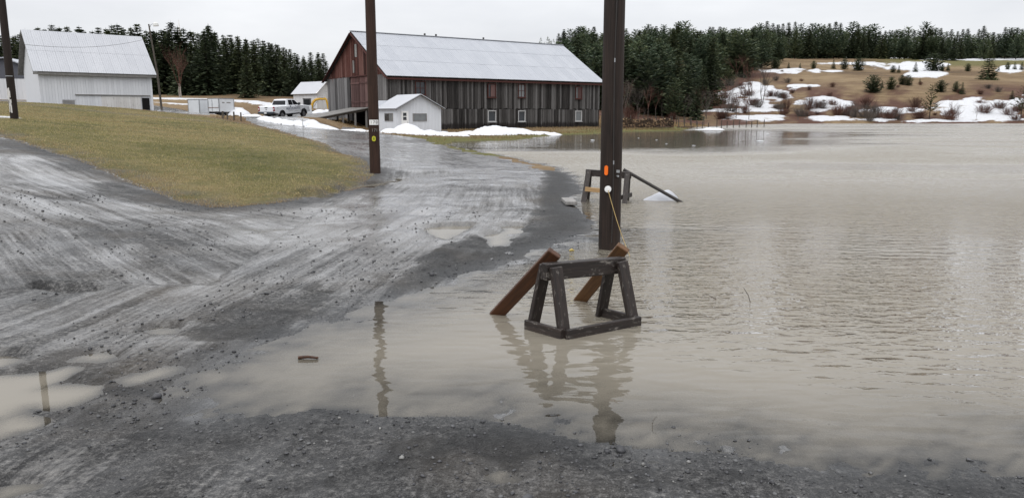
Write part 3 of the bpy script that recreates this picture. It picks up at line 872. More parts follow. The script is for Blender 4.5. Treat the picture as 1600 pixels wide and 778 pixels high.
# ------------------------------------------------------------------ shared shape tools for built things
BOARD = mesh_from('board', *(lambda m: (m.v, m.f))(unit_box('b')))
BOARD_BY = {}
def board(parent, name, x0, x1, y0, y1, z0, z1, mat):
    if mat not in BOARD_BY:
        BOARD_BY[mat] = BOARD.copy(); BOARD_BY[mat].materials.append(MAT[mat])
    return link(name, BOARD_BY[mat], None, parent, ((x0 + x1) / 2, (y0 + y1) / 2, z0), None, (x1 - x0, y1 - y0, z1 - z0))

def stick(name, a, b, w, h, mat, parent=None, up=(0, 0, 1), bevel=0.006, roll=0.0):
    """a squared timber from a to b, grain along it (parent must not be rotated)"""
    a, b = Vector(a), Vector(b)
    d = b - a; L = d.length; d.normalize()
    sd = d.cross(Vector(up)); sd.normalize(); u = sd.cross(d)
    if roll:
        R = Matrix.Rotation(roll, 3, d); sd = R @ sd; u = R @ u
    mb = MB().box((-w / 2, -h / 2, 0), (w / 2, h / 2, L))
    o = mb.build(name, mat, None, bevel=bevel)
    m = Matrix((sd, u, d)).transposed().to_4x4()
    m.translation = a - (parent.location if parent else Vector())
    o.matrix_local = m
    if parent:
        o.parent = parent
    return o

def slab(mb, p4, n, t):
    n = Vector(n).normalized() * t
    p = [Vector(q) for q in p4]
    mb.add(p + [q + n for q in p], [(3, 2, 1, 0), (4, 5, 6, 7), (0, 1, 5, 4), (1, 2, 6, 5), (2, 3, 7, 6), (3, 0, 4, 7)])
    return mb

def ico(r=1.0, seed=0, squash=1.0, jitter=0.25):
    p = (1 + 5 ** .5) / 2
    v = [(-1, p, 0), (1, p, 0), (-1, -p, 0), (1, -p, 0), (0, -1, p), (0, 1, p), (0, -1, -p), (0, 1, -p), (p, 0, -1), (p, 0, 1), (-p, 0, -1), (-p, 0, 1)]
    f = [(0, 11, 5), (0, 5, 1), (0, 1, 7), (0, 7, 10), (0, 10, 11), (1, 5, 9), (5, 11, 4), (11, 10, 2), (10, 7, 6), (7, 1, 8), (3, 9, 4), (3, 4, 2), (3, 2, 6), (3, 6, 8), (3, 8, 9), (4, 9, 5), (2, 4, 11), (6, 2, 10), (8, 6, 7), (9, 8, 1)]
    r_ = random.Random(seed)
    out = []
    for q in v:
        k = r / 1.9 * (1 + jitter * (r_.random() - .5) * 2)
        out.append((q[0] * k, q[1] * k, q[2] * k * squash))
    return out, f

def lettering(name, text, size, mat, parent, loc, rot, depth=0.004):
    c = bpy.data.curves.new(name, 'FONT')
    c.body = text; c.size = size; c.align_x = 'CENTER'; c.align_y = 'CENTER'; c.extrude = depth
    tmp = bpy.data.objects.new('tmp', c); COL.objects.link(tmp)
    me = bpy.data.meshes.new_from_object(tmp.evaluated_get(bpy.context.evaluated_depsgraph_get()))
    bpy.data.objects.remove(tmp); bpy.data.curves.remove(c)
    o = link(name, me, mat, parent, loc, rot)
    return o

# ------------------------------------------------------------------ big red and grey barn
BU = math.atan2(.58, .814)
barn = empty('barn', (-11.8, 75.0, 0.25), BU)
tag(barn, 'long weathered grey plank barn with red gable and metal roof', 'barn')
BL, BW, EV, RG = 26.9, 14.9, 5.35, 9.8
rr = random.Random(5)
core = MB()
core.prism([(0.1, -0.8), (BL - .1, -0.8), (BL - .1, EV - .05), (0.1, EV - .05)], 0.1, BW - .1)
core.add([(0.1, .1, EV - .05), (0.1, BW - .1, EV - .05), (0.1, BW / 2, RG - .25), (BL - .1, .1, EV - .05), (BL - .1, BW - .1, EV - .05), (BL - .1, BW / 2, RG - .25)], [(0, 2, 1), (3, 4, 5), (0, 3, 5, 2), (1, 2, 5, 4)])
wall = core.build('wall', 'dark_core', barn)
# long side: upper and lower tiers of boards
WIN_U = [(2.9, 3.9, 3.5, 4.65), (11.4, 12.26, 3.35, 4.6), (15.3, 16.1, 3.4, 4.65), (23.3, 24.1, 3.35, 4.55)]
WIN_L = [(11.4, 12.26, .85, 1.85), (15.3, 16.1, .85, 1.85), (23.3, 24.1, .85, 1.85)]
def span_boards(parent, x0, x1, z0, z1, holes, face, mat, wmin=.2, wmax=.34, dj=.05, gable=None):
    x = x0
    while x < x1 - .05:
        w = min(rr.uniform(wmin, wmax), x1 - x)
        top = gable(x + w / 2) if gable else z1 + rr.uniform(-.02, .02)
        segs = [(z0 + rr.uniform(-.06, .06), top)]
        for (a, b, c, d) in holes:
            if x + w > a + .04 and x < b - .04:
                ns = []
                for (p, q) in segs:
                    if q <= c or p >= d: ns.append((p, q))
                    else:
                        if c - p > .05: ns.append((p, c))
                        if q - d > .05: ns.append((d, q))
                segs = ns
        t = rr.uniform(.03, .03 + dj)
        for (p, q) in segs:
            if q - p < .05: continue
            if face == 'front':
                board(parent, 'board', x + .004, x + w - rr.choice((.01, .02, .05)), -t, .09, p, q, mat)
            else:
                board(parent, 'board', -t, .09, x + .006, x + w - .008, p, q, mat)
        x += w
span_boards(wall, 0.0, BL, 2.12, EV, WIN_U, 'front', 'barn_boards', .19, .31)
span_boards(wall, 0.0, BL, -.35, 2.08, WIN_L, 'front', 'barn_boards', .19, .31, .09)
# gable end towards the yard
DOOR = (4.1, 8.6, 2.25, 5.3)
span_boards(wall, 0.1, BW, 0.0, EV, [DOOR, (2.0, 8.2, -1, 2.2)], 'gable', 'gable_boards', .3, .45)
gslope = lambda y: EV + (RG - EV) * (1 - abs(y - BW / 2) / (BW / 2)) - .12
LOFT = [(6.85, 7.35, 7.3, 8.6), (7.7, 7.95, 5.75, 7.0)]
span_boards(wall, 0.15, BW - .1, EV + .03, 0, LOFT, 'gable', 'red_boards', .28, .42, gable=gslope)
for (a, b, c, d) in LOFT:
    board(barn, 'loft_panel', -.07, .09, a + .01, b - .01, c + .01, d - .01, 'grey_wood')
for k, (a, b) in enumerate(((4.1, 6.34), (6.36, 8.6))):
    dr = MB().box((.0, a + .02, 2.25), (.08, b - .02, 5.3)).build('door', 'dark_core', barn)
    y = a + .03
    while y < b - .1:
        w = min(rr.uniform(.2, .3), b - .03 - y)
        board(dr, 'plank', -.08 - rr.random() * .02, -.002, y, y + w - .008, 2.26, 5.29, 'faded_red_boards'); y += w
    for zz in (2.7, 4.6):
        board(dr, 'batten', -.135, -.102, a + .06, b - .06, zz, zz + .16, 'faded_red_boards')
board(barn, 'door_track', -.2, -.06, 3.6, 8.9, 5.32, 5.44, 'trim_red')
# windows
def barn_window(x0, x1, z0, z1, frame, glass, bars, shutter=0, part=barn):
    f = MB(); t = .09
    for (a, b, c, d) in ((x0 - t, x1 + t, z1, z1 + t), (x0 - t, x1 + t, z0 - t, z0), (x0 - t, x0, z0, z1), (x1, x1 + t, z0, z1)):
        f.box((a + .001, -.15, c + .001), (b - .001, -.02, d - .001))
    w = f.build('window', frame, part)
    MB().box((x0, -.03, z0), (x1, -.01, z1)).build('pane', glass, w)
    if bars:
        b = MB(); xm, zm = (x0 + x1) / 2, (z0 + z1) / 2
        b.box((xm - .025, -.07, z0), (xm + .025, -.032, z1)); b.box((x0, -.067, zm - .025), (x1, -.033, zm + .025))
        b.build('glazing_bar', frame, w)
    if shutter:
        MB().box((x0 + (x1 - x0) * .35, -.1, z0 + .02), (x1 - .02, -.075, z1 - .04)).build('shutter', 'faded_red_boards', w)
    MB().box((x0 - t - .06, -.2, z0 - t - .06), (x1 + t + .06, -.02, z0 - t - .002)).build('sill', frame, w)
barn_window(*WIN_U[0], 'trim_red', 'window_glass', True)
barn_window(*WIN_U[1], 'trim_red', 'window_glass', False, 1)
barn_window(*WIN_U[2], 'trim_red', 'grey_glass', True)
barn_window(*WIN_U[3], 'trim_red', 'grey_glass', False, 1)
for k, q in enumerate(WIN_L):
    barn_window(*q, 'worn_white', 'window_glass' if k < 2 else 'grey_glass', False)
# corner boards and eave trim
board(barn, 'corner_board', -.11, .1, -.11, -.0, 0.0, EV - .04, 'barn_boards')
# metal roof in lapped sheets
roof = MB()
OH = .42
for sgn in (0, 1):
    y_e = -OH if sgn == 0 else BW + OH
    z_e = EV - OH * (RG - EV) / (BW / 2)
    p = [(-OH, y_e, z_e), (BL + OH, y_e, z_e), (BL + OH, BW / 2, RG), (-OH, BW / 2, RG)]
    if sgn: p = p[::-1]
    slab(roof, p, (0, -(RG - EV) if sgn == 0 else (RG - EV), BW / 2), .05)
roof_o = roof.build('roof', 'trim_dark', barn)
sl_len = math.hypot(BW / 2 + OH, (RG - EV) * (1 + OH / (BW / 2)))
ang = math.atan2(RG - EV, BW / 2)
SHEET = MB()
SHEET.box((0, 0, 0), (1, 1, .012))
for k in range(5):
    c = .02 + k * .24
    SHEET.add([(c - .02, 0, .012), (c + .02, 0, .012), (c, 0, .034), (c - .02, 1, .012), (c + .02, 1, .012), (c, 1, .034)], [(0, 1, 2), (3, 5, 4), (0, 2, 5, 3), (1, 4, 5, 2)])
SHEET_ME = {}
def sheet(parent, loc, rot, sx, sy, mat):
    if mat not in SHEET_ME:
        SHEET_ME[mat] = mesh_from('roof_sheet', SHEET.v, SHEET.f); SHEET_ME[mat].materials.append(MAT[mat])
    return link('roof_sheet', SHEET_ME[mat], None, parent, loc, rot, (sx, sy, 1))
ncol, rows = 28, [(0.0, .36), (.34, .70), (.68, 1.0)]
cw = (BL + 2 * OH) / ncol
for r_i, (a, b) in enumerate(rows):
    for c in range(ncol):
        lift = .06 + .014 * r_i + rr.uniform(0, .006) + (c % 2) * .004
        yy, zz = -OH + math.cos(ang) * a * sl_len, EV - OH * (RG - EV) / (BW / 2) + math.sin(ang) * a * sl_len
        sheet(roof_o, (-OH + c * cw, yy - math.sin(ang) * lift, zz + math.cos(ang) * lift), (ang, 0, 0), cw * 1.01, (b - a) * sl_len + .01, 'tin_roof')
MB().beam((-OH - .02, BW / 2, RG + .1), (BL + OH + .02, BW / 2, RG + .1), .5, .05).build('ridge_cap', 'tin_roof', barn)
MB().box((-OH, -OH + .02, EV - .52), (BL + OH, -OH + .07, EV - .36)).build('fascia', 'trim_red', barn)
for (ya, yb) in ((-OH, BW / 2), (BW + OH, BW / 2)):
    MB().beam((-OH - .03, ya, EV - OH * .6 - .12), (-OH - .03, yb, RG - .12), .05, .26, (1, 0, 0)).build('barge_board', 'trim_red', barn)
for xx in (8.2, 9.6, 15.8):
    MB().tube([(xx, BW / 2, RG), (xx, BW / 2, RG + .35)], [.12, .1], 8).build('vent_stub', 'trim_dark', barn)

# ramp to the barn door
ramp = empty('barn_ramp', barn.location, BU)
tag(ramp, 'plank ramp on posts leading up to the barn door', 'ramp')
RL = 6.2
for k in range(14):
    a = 3.9 + k * .36
    m = MB().beam((-.14, a + .17, 2.2), (-RL, a + .17, 1.12), .345, .07); m.build('deck_plank', 'grey_wood', ramp)
for yy in (4.1, 6.3, 8.6):
    MB().beam((-.14, yy, 2.06), (-RL + .2, yy, 1.0), .12, .2).build('stringer', 'post_wood', ramp)
for xx, hh in ((-.5, 2.0), (-1.7, 1.78), (-3.0, 1.52)):
    for yy in (4.12, 8.5):
        MB().beam((xx, yy, -.6), (xx, yy, hh - .05), .16, .16, (0, 1, 0)).build('post', 'grey_wood', ramp)

# ------------------------------------------------------------------ little white house before the barn
hz = .14
house = empty('house', (-9.7, 66.0, hz), BU)
tag(house, 'small white gabled outbuilding with peeling paint in front of the barn', 'house')
HW, HL, HE, HR = 4.25, 3.8, 2.22, 3.3
w = MB()
w.add([(0, 0, -.3), (HW, 0, -.3), (HW, 0, HE), (HW / 2, 0, HR), (0, 0, HE), (0, HL, -.3), (HW, HL, -.3), (HW, HL, HE), (HW / 2, HL, HR), (0, HL, HE)],
      [(0, 1, 2, 3, 4), (9, 8, 7, 6, 5), (5, 0, 4, 9), (1, 6, 7, 2)])
hw = w.build('wall', 'house_white', house)
x = .0
while x < HW - .06:
    top = HE + (HR - HE) * (1 - abs(x + .06 - HW / 2) / (HW / 2)) - .06
    wd = .142
    segs = [(.02, top)]
    for (a, b, c, d) in ((.36, 1.02, 0, 1.92), (1.46, 2.8, 1.05, 1.72)):
        if x + wd > a and x < b:
            segs = [s for (p, q) in segs for s in ((p, max(p, c)), (min(q, d), q)) if s[1] - s[0] > .04]
    for (p, q) in segs:
        board(hw, 'siding_board', x, min(x + wd - .016, HW), -.022, -.002, p, q, 'house_white')
    x += wd
y = .02
while y < HL - .06:
    segs = [(.02, HE - .04)]
    if y + .14 > .8 and y < 2.36: segs = [(.02, 1.05), (1.74, HE - .04)]
    for (p, q) in segs:
        board(hw, 'siding_board', -.022, -.002, y, min(y + .126, HL), p, q, 'house_white')
    y += .142
rf = MB()
for sgn in (0, 1):
    o_ = .28
    xe = -o_ if sgn == 0 else HW + o_
    ze = HE - o_ * (HR - HE) / (HW / 2)
    p = [(xe, HL + .25, ze), (xe, -.3, ze), (HW / 2, -.3, HR), (HW / 2, HL + .25, HR)]
    if sgn: p = p[::-1]
    slab(rf, p, (-(HR - HE) if sgn == 0 else HR - HE, 0, HW / 2), .07)
hr = rf.build('roof', 'white_roof', house)
for (xa, xb) in ((-.3, HW / 2), (HW + .3, HW / 2)):
    MB().beam((xa, -.31, HE - .16), (xb, -.31, HR - .02), .03, .12, (0, 1, 0)).build('barge_board', 'trim_dark', hr)
d = MB().box((.42, -.06, .02), (.95, -.01, 1.86)).build('door', 'white_paint', house)
for z0 in (1.16, 1.5):
    MB().box((.5, -.075, z0), (.82, -.062, z0 + .27)).build('pane', 'window_glass', d)
MB().box((.88, -.1, .95), (.92, -.06, 1.0)).build('handle', 'steel', d)
f = MB()
for q in (((.36, -.07, .0), (.415, -.0, 1.92)), ((.955, -.07, .0), (1.02, -.0, 1.92)), ((.416, -.07, 1.865), (.954, -.0, 1.92))):
    f.box(*q)
f.build('door_frame', 'white_paint', house)
def house_window(p0, p1, z0, z1, face, split):
    fr = MB(); t = .05
    def bx(a, b, c, d_, n0, n1):
        return ((a, n0, c), (b, n1, d_)) if face == 'front' else ((n0, a, c), (n1, b, d_))
    for q in ((p0, p1, z1 - t, z1), (p0, p1, z0, z0 + t), (p0, p0 + t, z0 + t, z1 - t), (p1 - t, p1, z0 + t, z1 - t)):
        fr.box(*bx(*q, -.06, .0))
    wo = fr.build('window', 'grey_wood', house)
    n = 2 if split else 1
    for i in range(n):
        a = p0 + t + (p1 - p0 - 2 * t) * i / n; b = p0 + t + (p1 - p0 - 2 * t) * (i + 1) / n - (.03 if i < n - 1 else 0)
        MB().box(*bx(a, b, z0 + t, z1 - t, -.03, -.004)).build('pane', 'grey_glass' if (i == 0) else 'window_glass', wo)
house_window(1.46, 2.8, 1.05, 1.72, 'front', False)
house_window(.8, 2.36, 1.05, 1.74, 'side', True)
MB().box((.1, HL + .02, HE - .1), (1.5, HL + 1.2, HE + .62)).build('rear_porch', 'house_white', house)
st = MB().box((HW + .05, -.3, -.1), (HW + .5, .25, .25)); 
tag(st.build('stone_block', 'stone_grey', None, house.location, (0, 0, BU), bevel=.05), 'grey block at the corner of the small white outbuilding', 'block')

# ------------------------------------------------------------------ white barn on the mound
WU = math.atan2(.65, .76)
wb = empty('barn', (-47.0, 78.0, 2.75), WU)
tag(wb, 'white board barn with pale metal roof on the grassy rise', 'barn')
WL, WW, WE, WR = 10.6, 7.9, 3.6, 7.45
w = MB()
w.add([(0, 0, -1.5), (WL, 0, -1.5), (WL, 0, WE), (0, 0, WE), (0, WW, -1.5), (WL, WW, -1.5), (WL, WW, WE), (0, WW, WE), (0, WW / 2, WR), (WL, WW / 2, WR)],
      [(0, 1, 2, 3), (5, 4, 7, 6), (4, 0, 3, 8, 7), (1, 5, 6, 9, 2)])
wo = w.build('wall', 'white_boards', wb)
x = .0
while x < WL - .05:
    wd = min(rr.uniform(.22, .32), WL - x)
    mid = x + wd / 2
    segs = [(-1.2, WE - .02)]
    if 9.4 < mid < 10.25: segs = [(.78, WE - .02)]
    elif 5.5 < mid < 9.4: segs = [(.95, WE - .02)]
    elif 1.85 < mid < 3.05: segs = [(-1.2, .0), (.5, WE - .02)]
    for (p, q) in segs:
        board(wo, 'board', x + .004, x + wd - .01, -rr.uniform(.03, .05), -.002, p, q, 'white_boards')
    x += wd
sd = MB().box((5.5, -.02, -1.2), (9.35, -.004, .9)).build('sliding_door', 'peeling_white', wb)
x = 5.5
while x < 9.3:
    wd = min(rr.uniform(.2, .3), 9.35 - x)
    board(sd, 'plank', x, x + wd - .012, -rr.uniform(.06, .075), -.022, -1.2, .9, 'peeling_white'); x += wd
board(wb, 'door_track', 3.1, 10.3, -.14, -.05, .96, 1.06, 'grey_wood')
MB().box((9.45, -.06, -1.3), (10.2, -.008, .76)).build('doorway', 'interior_dark', wb)
v_ = MB()
for k in range(4):
    v_.box((1.9, -.06, .04 + k * .11), (3.0, -.02, .11 + k * .11))
vo = v_.build('vent', 'grey_wood', wb)
rf = MB(); o_ = .45
for sgn in (0, 1):
    ye = -o_ if sgn == 0 else WW + o_
    ze = WE - o_ * (WR - WE) / (WW / 2)
    p = [(-.5, ye, ze), (WL + .4, ye, ze), (WL + .4, WW / 2, WR), (-.5, WW / 2, WR)]
    if sgn: p = p[::-1]
    slab(rf, p, (0, -(WR - WE) if sgn == 0 else WR - WE, WW / 2), .06)
ro = rf.build('roof', 'grey_wood', wb)
wang = math.atan2(WR - WE, WW / 2); wlen = math.hypot(WW / 2 + o_, (WR - WE) * (1 + o_ / (WW / 2)))
for r_i, (a, b) in enumerate(((0, .52), (.5, 1.0))):
    for c in range(14):
        cw2 = (WL + .9) / 14; lift = .075 + .012 * r_i + (c % 2) * .004
        yy, zz = -o_ + math.cos(wang) * a * wlen, WE - o_ * (WR - WE) / (WW / 2) + math.sin(wang) * a * wlen
        sheet(ro, (-.5 + c * cw2, yy - math.sin(wang) * lift, zz + math.cos(wang) * lift), (wang, 0, 0), cw2 * 1.01, (b - a) * wlen + .01, 'white_roof')
MB().box((-.49, -o_ + .02, WE - .68), (WL + .39, -o_ + .07, WE - .46)).build('fascia', 'grey_wood', wb)

# low grey and white building behind it
gb = empty('shed', (-80, 97, 3.2), math.radians(12))
tag(gb, 'long low building with slate upper siding beside the white barn', 'building')
w = MB(); GW, GE, GA = 22.0, 3.1, 5.6
w.add([(0, 0, -1), (GW, 0, -1), (GW, 0, GE), (0, 0, GE), (0, 14, -1), (GW, 14, -1), (GW, 14, GE), (0, 14, GE)], [(0, 1, 2, 3), (5, 4, 7, 6), (4, 0, 3, 7), (1, 5, 6, 2)])
go = w.build('wall', 'white_boards', gb)
for k in range(44):
    board(go, 'siding_panel', k * .5 + .01, k * .5 + .485, -.03, -.002, -.8, GE - .02, 'white_boards')
w = MB(); w.add([(0, -.05, GE), (GW, -.05, GE), (GW * .72, -.05, GA), (0, 14, GE), (GW, 14, GE), (GW * .72, 14, GA)], [(0, 1, 2), (5, 4, 3), (0, 3, 4, 1)])
w.build('upper_siding', 'slate_siding', gb)
w = MB()
slab(w, [(-.6, 14.4, GE - .1), (-.6, -.5, GE - .1), (GW * .72, -.5, GA), (GW * .72, 14.4, GA)], (-.15, 0, 1), .14)
slab(w, [(GW * .72, 14.4, GA), (GW * .72, -.5, GA), (GW + .6, -.5, GE - .1), (GW + .6, 14.4, GE - .1)], (.3, 0, 1), .14)
w.build('roof', 'tin_roof', gb)

# white shed behind the excavator
sc_ = at(496, 174, 108)
ws = empty('shed', (sc_.x, sc_.y, sc_.z - .15), math.radians(52))
tag(ws, 'small white shed with gable roof left of the big barn', 'shed')
SW, SL, SE_, SR = 3.1, 5.2, 2.75, 4.2
w = MB()
w.add([(0, 0, -.8), (SW, 0, -.8), (SW, 0, SE_), (SW / 2, 0, SR), (0, 0, SE_), (0, SL, -.8), (SW, SL, -.8), (SW, SL, SE_), (SW / 2, SL, SR), (0, SL, SE_)], [(0, 1, 2, 3, 4), (9, 8, 7, 6, 5), (5, 0, 4, 9), (1, 6, 7, 2)])
so = w.build('wall', 'peeling_white', ws)
for k in range(12):
    xa = k * SW / 12; top = SE_ + (SR - SE_) * (1 - abs(xa + .13 - SW / 2) / (SW / 2)) - .12
    board(so, 'board', xa + .005, xa + SW / 12 - .012, -.03, -.002, -.7, min(top, 2.5), 'peeling_white')
for k in range(20):
    board(so, 'board', -.03, -.002, k * .26 + .005, k * .26 + .248, -.7, SE_ - .03, 'white_boards')
w = MB()
for sgn in (0, 1):
    o_ = .3; xe = -o_ if sgn == 0 else SW + o_; ze = SE_ - o_ * (SR - SE_) / (SW / 2)
    p = [(xe, SL + .2, ze), (xe, -.25, ze), (SW / 2, -.25, SR), (SW / 2, SL + .2, SR)]
    if sgn: p = p[::-1]
    slab(w, p, (-(SR - SE_) if sgn == 0 else SR - SE_, 0, SW / 2), .07)
w.build('roof', 'white_roof', ws)
for (xa, xb) in ((-.3, SW / 2), (SW + .3, SW / 2)):
    MB().beam((xa, -.27, SE_ - .2), (xb, -.27, SR - .02), .04, .14, (0, 1, 0)).build('barge_board', 'white_paint', ws)

# ------------------------------------------------------------------ utility poles
def pole(name, base, h, r0, r1, mat, lean=(0, 0), n=20):
    p = empty(name, base)
    mb = MB(); pts, rad = [], []
    K = 26
    for i in range(K + 1):
        t = i / K
        pts.append((lean[0] * t * h, lean[1] * t * h, -.6 + t * (h + .6))); rad.append(r0 + (r1 - r0) * t)
    mb.tube(pts, rad, n)
    q = random.Random(int(base[0] * 100))
    ph = [q.uniform(-1, 1) for _ in range(n)]
    for i, v in enumerate(mb.v):
        j = i % n; k = 1 + .018 * ph[j] + .008 * math.sin(i * 1.7)
        c = Vector(pts[min(i // n, K)])
        mb.v[i] = c + (v - c) * k
    mb.build('shaft', mat, p, smooth_=True)
    return p
b1 = ground_at(952, 388)
pole1 = pole('utility_pole', (b1.x, b1.y, 0), 10.5, .146, .112, 'pole_wood')
tag(pole1, 'dark utility pole standing in flood water beside the nearest sawhorse, orange reflector on it', 'utility pole')
rad_at = lambda z: .149 - .0033 * z
def on_pole(z, a, extra=0.0, r_at=rad_at):
    """point on the pole's face; a = angle from the side towards the camera, positive to the right"""
    r = r_at(z) + extra
    return Vector((math.sin(a) * r, -math.cos(a) * r, z))
mb = MB(); mb.tube([on_pole(z, .03 + .05 * math.sin(z * 2.1), .012) for z in np.linspace(.1, 10, 30)], .007, 6); gw = mb.build('ground_wire', 'dark_pipe', pole1)
for z in (.4, 1.12, 1.9, 2.4, 3.3):
    a = .03 + .05 * math.sin(z * 2.1)
    MB().tube([on_pole(z, a, .016), on_pole(z + .05, a, .016)], .008, 6).build('wire_clip', 'steel' if z in (1.12, 2.4) else 'trim_dark', gw)
def capsule(w, h, t, n=8):
    pts = []
    for s_, cz in ((1, h / 2 - w / 2), (-1, -(h / 2 - w / 2))):
        for k in range(n + 1):
            th = math.pi * k / n
            pts.append((math.cos(th) * w / 2 * s_, cz + math.sin(th) * w / 2 * s_))
    return MB().prism(pts, -t, 0)
zt = at(944.5, 266.5, b1.y - .14).z
o = capsule(.048, .125, .012).build('reflector', 'orange_tag', pole1, on_pole(zt, -.52, .006), (0, 0, -.52))
o['label'] = 'orange oval reflector on the pole'
disc = MB(); 
for (r, t0, t1) in ((.043, -.02, 0), (.026, -.026, -.02)):
    n = 20; k = len(disc.v)
    disc.add([(math.cos(2 * math.pi * j / n) * r, t, math.sin(2 * math.pi * j / n) * r) for t in (t0, t1) for j in range(n)],
             [tuple(range(n)), tuple(range(2 * n - 1, n - 1, -1))] + [(j, n + j, n + (j + 1) % n, (j + 1) % n) for j in range(n)])
zd = at(947, 295.5, b1.y - .14).z
disc.build('insulator_disc', 'white_paint', pole1, on_pole(zd, -.33, .01), (0, 0, -.33))
zp = at(960.5, 268, b1.y - .14).z
MB().box((-.026, -.006, -.018), (.026, 0, .018)).build('number_plate', 'steel', pole1, on_pole(zp, .5, .004), (0, .1, .5))
MB().tube([(0, -.02, 0), (0, .01, 0)], .014, 10).build('nail', 'steel', pole1, on_pole(zp - .06, .45, .006), (0, 0, .45))
ra = Vector(pole1.location) + on_pole(zd, -.33, .03)
rb = ground_at(985, 402, -.02)
rope = MB().tube([ra.lerp(rb, t) - Vector((0, 0, .05 * math.sin(math.pi * t))) for t in np.linspace(0, 1, 14)], .0042, 5).build('rope', 'rope_tan')
tag(rope, 'thin tan cord running from white disc on pole into water', 'rope')

b2 = ground_at(586.5, 271.5, .06)
pole2 = pole('utility_pole', (b2.x, b2.y, .05), 10.5, .158, .125, 'pole_wood_red')
tag(pole2, 'reddish brown utility pole with 170 number plate at the lawn tip', 'utility pole')
r2 = lambda z: .161 - .0031 * z
def band_plate(w_ang, z0, z1, r_, n=6, a0=0.0):
    mb = MB(); k = []
    for z in (z0, z1):
        for i in range(n + 1):
            a = a0 - w_ang / 2 + w_ang * i / n
            k.append((math.sin(a) * r_, -math.cos(a) * r_, z))
    mb.add(k, [(i, i + 1, n + 2 + i, n + 1 + i) for i in range(n)])
    k2 = [(p[0] * 1.02, p[1] * 1.02, p[2]) for p in k]
    mb.add(k2, [(i, i + 1, n + 2 + i, n + 1 + i) for i in range(n)])
    return mb
z1_, z0_ = at(588, 187.5, b2.y - .15).z - .05, at(588, 195.5, b2.y - .15).z - .05
pl = band_plate(1.75, z0_, z1_, r2(1.4) + .008, a0=.2).build('number_plate', 'white_paint', pole2)
zc = (z0_ + z1_) / 2
for ch, a in (('1', -.28), ('7', .2), ('0', .68)):
    lettering('digit', ch, .125, 'lettering_grey', pl, Vector((math.sin(a), -math.cos(a), 0)) * (r2(1.4) + .016) + Vector((0, 0, zc)), (math.pi / 2, 0, a))
zc2 = at(588, 204, b2.y - .15).z - .05
for ch, a in (('1', -.1), ('7', .3), ('1', .68)):
    lettering('digit', ch, .125, 'lettering_grey', pole2, Vector((math.sin(a), -math.cos(a), 0)) * (r2(1.2) + .008) + Vector((0, 0, zc2)), (math.pi / 2, 0, a))
zc3 = at(587, 217, b2.y - .15).z - .05
yt = capsule(.105, .15, .01).build('tag', 'yellow_tag', pole2, on_pole(zc3, .1, .012, r2), (0, 0, .1))
lettering('digit', '8', .12, 'green_ink', yt, (0, -.014, 0), (math.pi / 2, 0, 0))
b3 = at(23, 188, 32)
pole3 = pole('utility_pole', (b3.x, b3.y, tz(b3.x, b3.y) - .02), 10.5, .152, .125, 'pole_wood_patchy')
tag(pole3, 'dark utility pole with peeling white patch, on the grass by the white barn', 'utility pole')
q = random.Random(3)
for k in range(16):
    z = .25 + abs(q.gauss(0, .38)); a = q.uniform(-.75, .15)
    band_plate(q.uniform(.12, .4), z, z + q.uniform(.1, .34), .155, 4, a).build('peeling_patch', 'peeling_white', pole3)
band_plate(2.4, 1.72, 1.75, .156).build('band', 'steel', pole3)
# yard lamp by the white barn
b4 = at(248, 172, 83)
yl = empty('yard_light', (b4.x, b4.y, tz(b4.x, b4.y) - .1))
tag(yl, 'thin wooden pole with hooded yard lamp at the white barn end', 'lamp post')
MB().tube([(0.35, 0, -.4), (.15, 0, 4), (-.35, 0, 9.0)], [.12, .1, .07], 10).build('post', 'post_wood', yl)
MB().tube([(-.33, 0, 8.5), (-.1, -.05, 8.95), (.35, -.1, 9.1)], .03, 6).build('arm', 'steel', yl)
MB().tube([(.4, -.1, 9.2), (.42, -.1, 9.05), (.44, -.1, 8.8)], [.1, .26, .3], 12).build('lamp_hood', 'lamp_glass', yl)
wa = Vector((yl.location.x - .28, yl.location.y - .1, yl.location.z + 7.6)); wbb = Vector((-46.5, 76, wa.z + .4))
wbb = at(30, 69, 60)
wire = MB().tube([wa.lerp(wbb, t) - Vector((0, 0, .55 * 4 * t * (1 - t))) for t in np.linspace(0, 1, 16)], .014, 5).build('overhead_wire', 'trim_dark')
tag(wire, 'sagging cable strung past the white barn roof to the lamp pole', 'cable')

# ------------------------------------------------------------------ sawhorses, planks and flotsam
def sawhorse(F1, F2, B1, B2, TL, TR, label, group, rails=True, scale=1.0):
    base = (Vector(F1) + Vector(F2) + Vector(B1) + Vector(B2)) / 4
    o = empty('sawhorse', base); tag(o, label, 'sawhorse', group)
    F1, F2, B1, B2, TL, TR = map(Vector, (F1, F2, B1, B2, TL, TR))
    ax = (TR - TL).normalized(); nrm = Vector((ax.y, -ax.x, 0)).normalized()
    stick('beam', TL - ax * .05, TR + ax * .05, .085 * scale, .135 * scale, 'old_timber', o)
    for foot, top, s_ in ((F1, TL + ax * .02, 1), (B1, TL + ax * .02, -1), (F2, TR - ax * .02, 1), (B2, TR - ax * .02, -1)):
        t = top + nrm * s_ * .068 * scale + Vector((0, 0, .045))
        dn = (foot - t); stick('leg', t, foot + dn.normalized() * .16, .105 * scale, .045 * scale, 'old_timber', o, up=nrm)
    if rails:
        z = Vector((0, 0, .035))
        off = nrm * .048
        stick('rail', F1 + z + off - ax * .02, F2 + z + off + ax * .03, .04, .085, 'old_timber', o)
        e = (F1 - B1).normalized()
        stick('rail', B1 + z - ax * .045 - e * .03, F1 + z - ax * .045 + e * .02, .04, .085, 'old_timber', o)
        stick('rail', B2 + z + ax * .0 - e * .03, F2 + z + ax * .0 + e * .02, .04, .085, 'old_timber', o)
    return o
F1, F2, B1 = ground_at(882, 527), ground_at(990, 506), ground_at(832, 513)
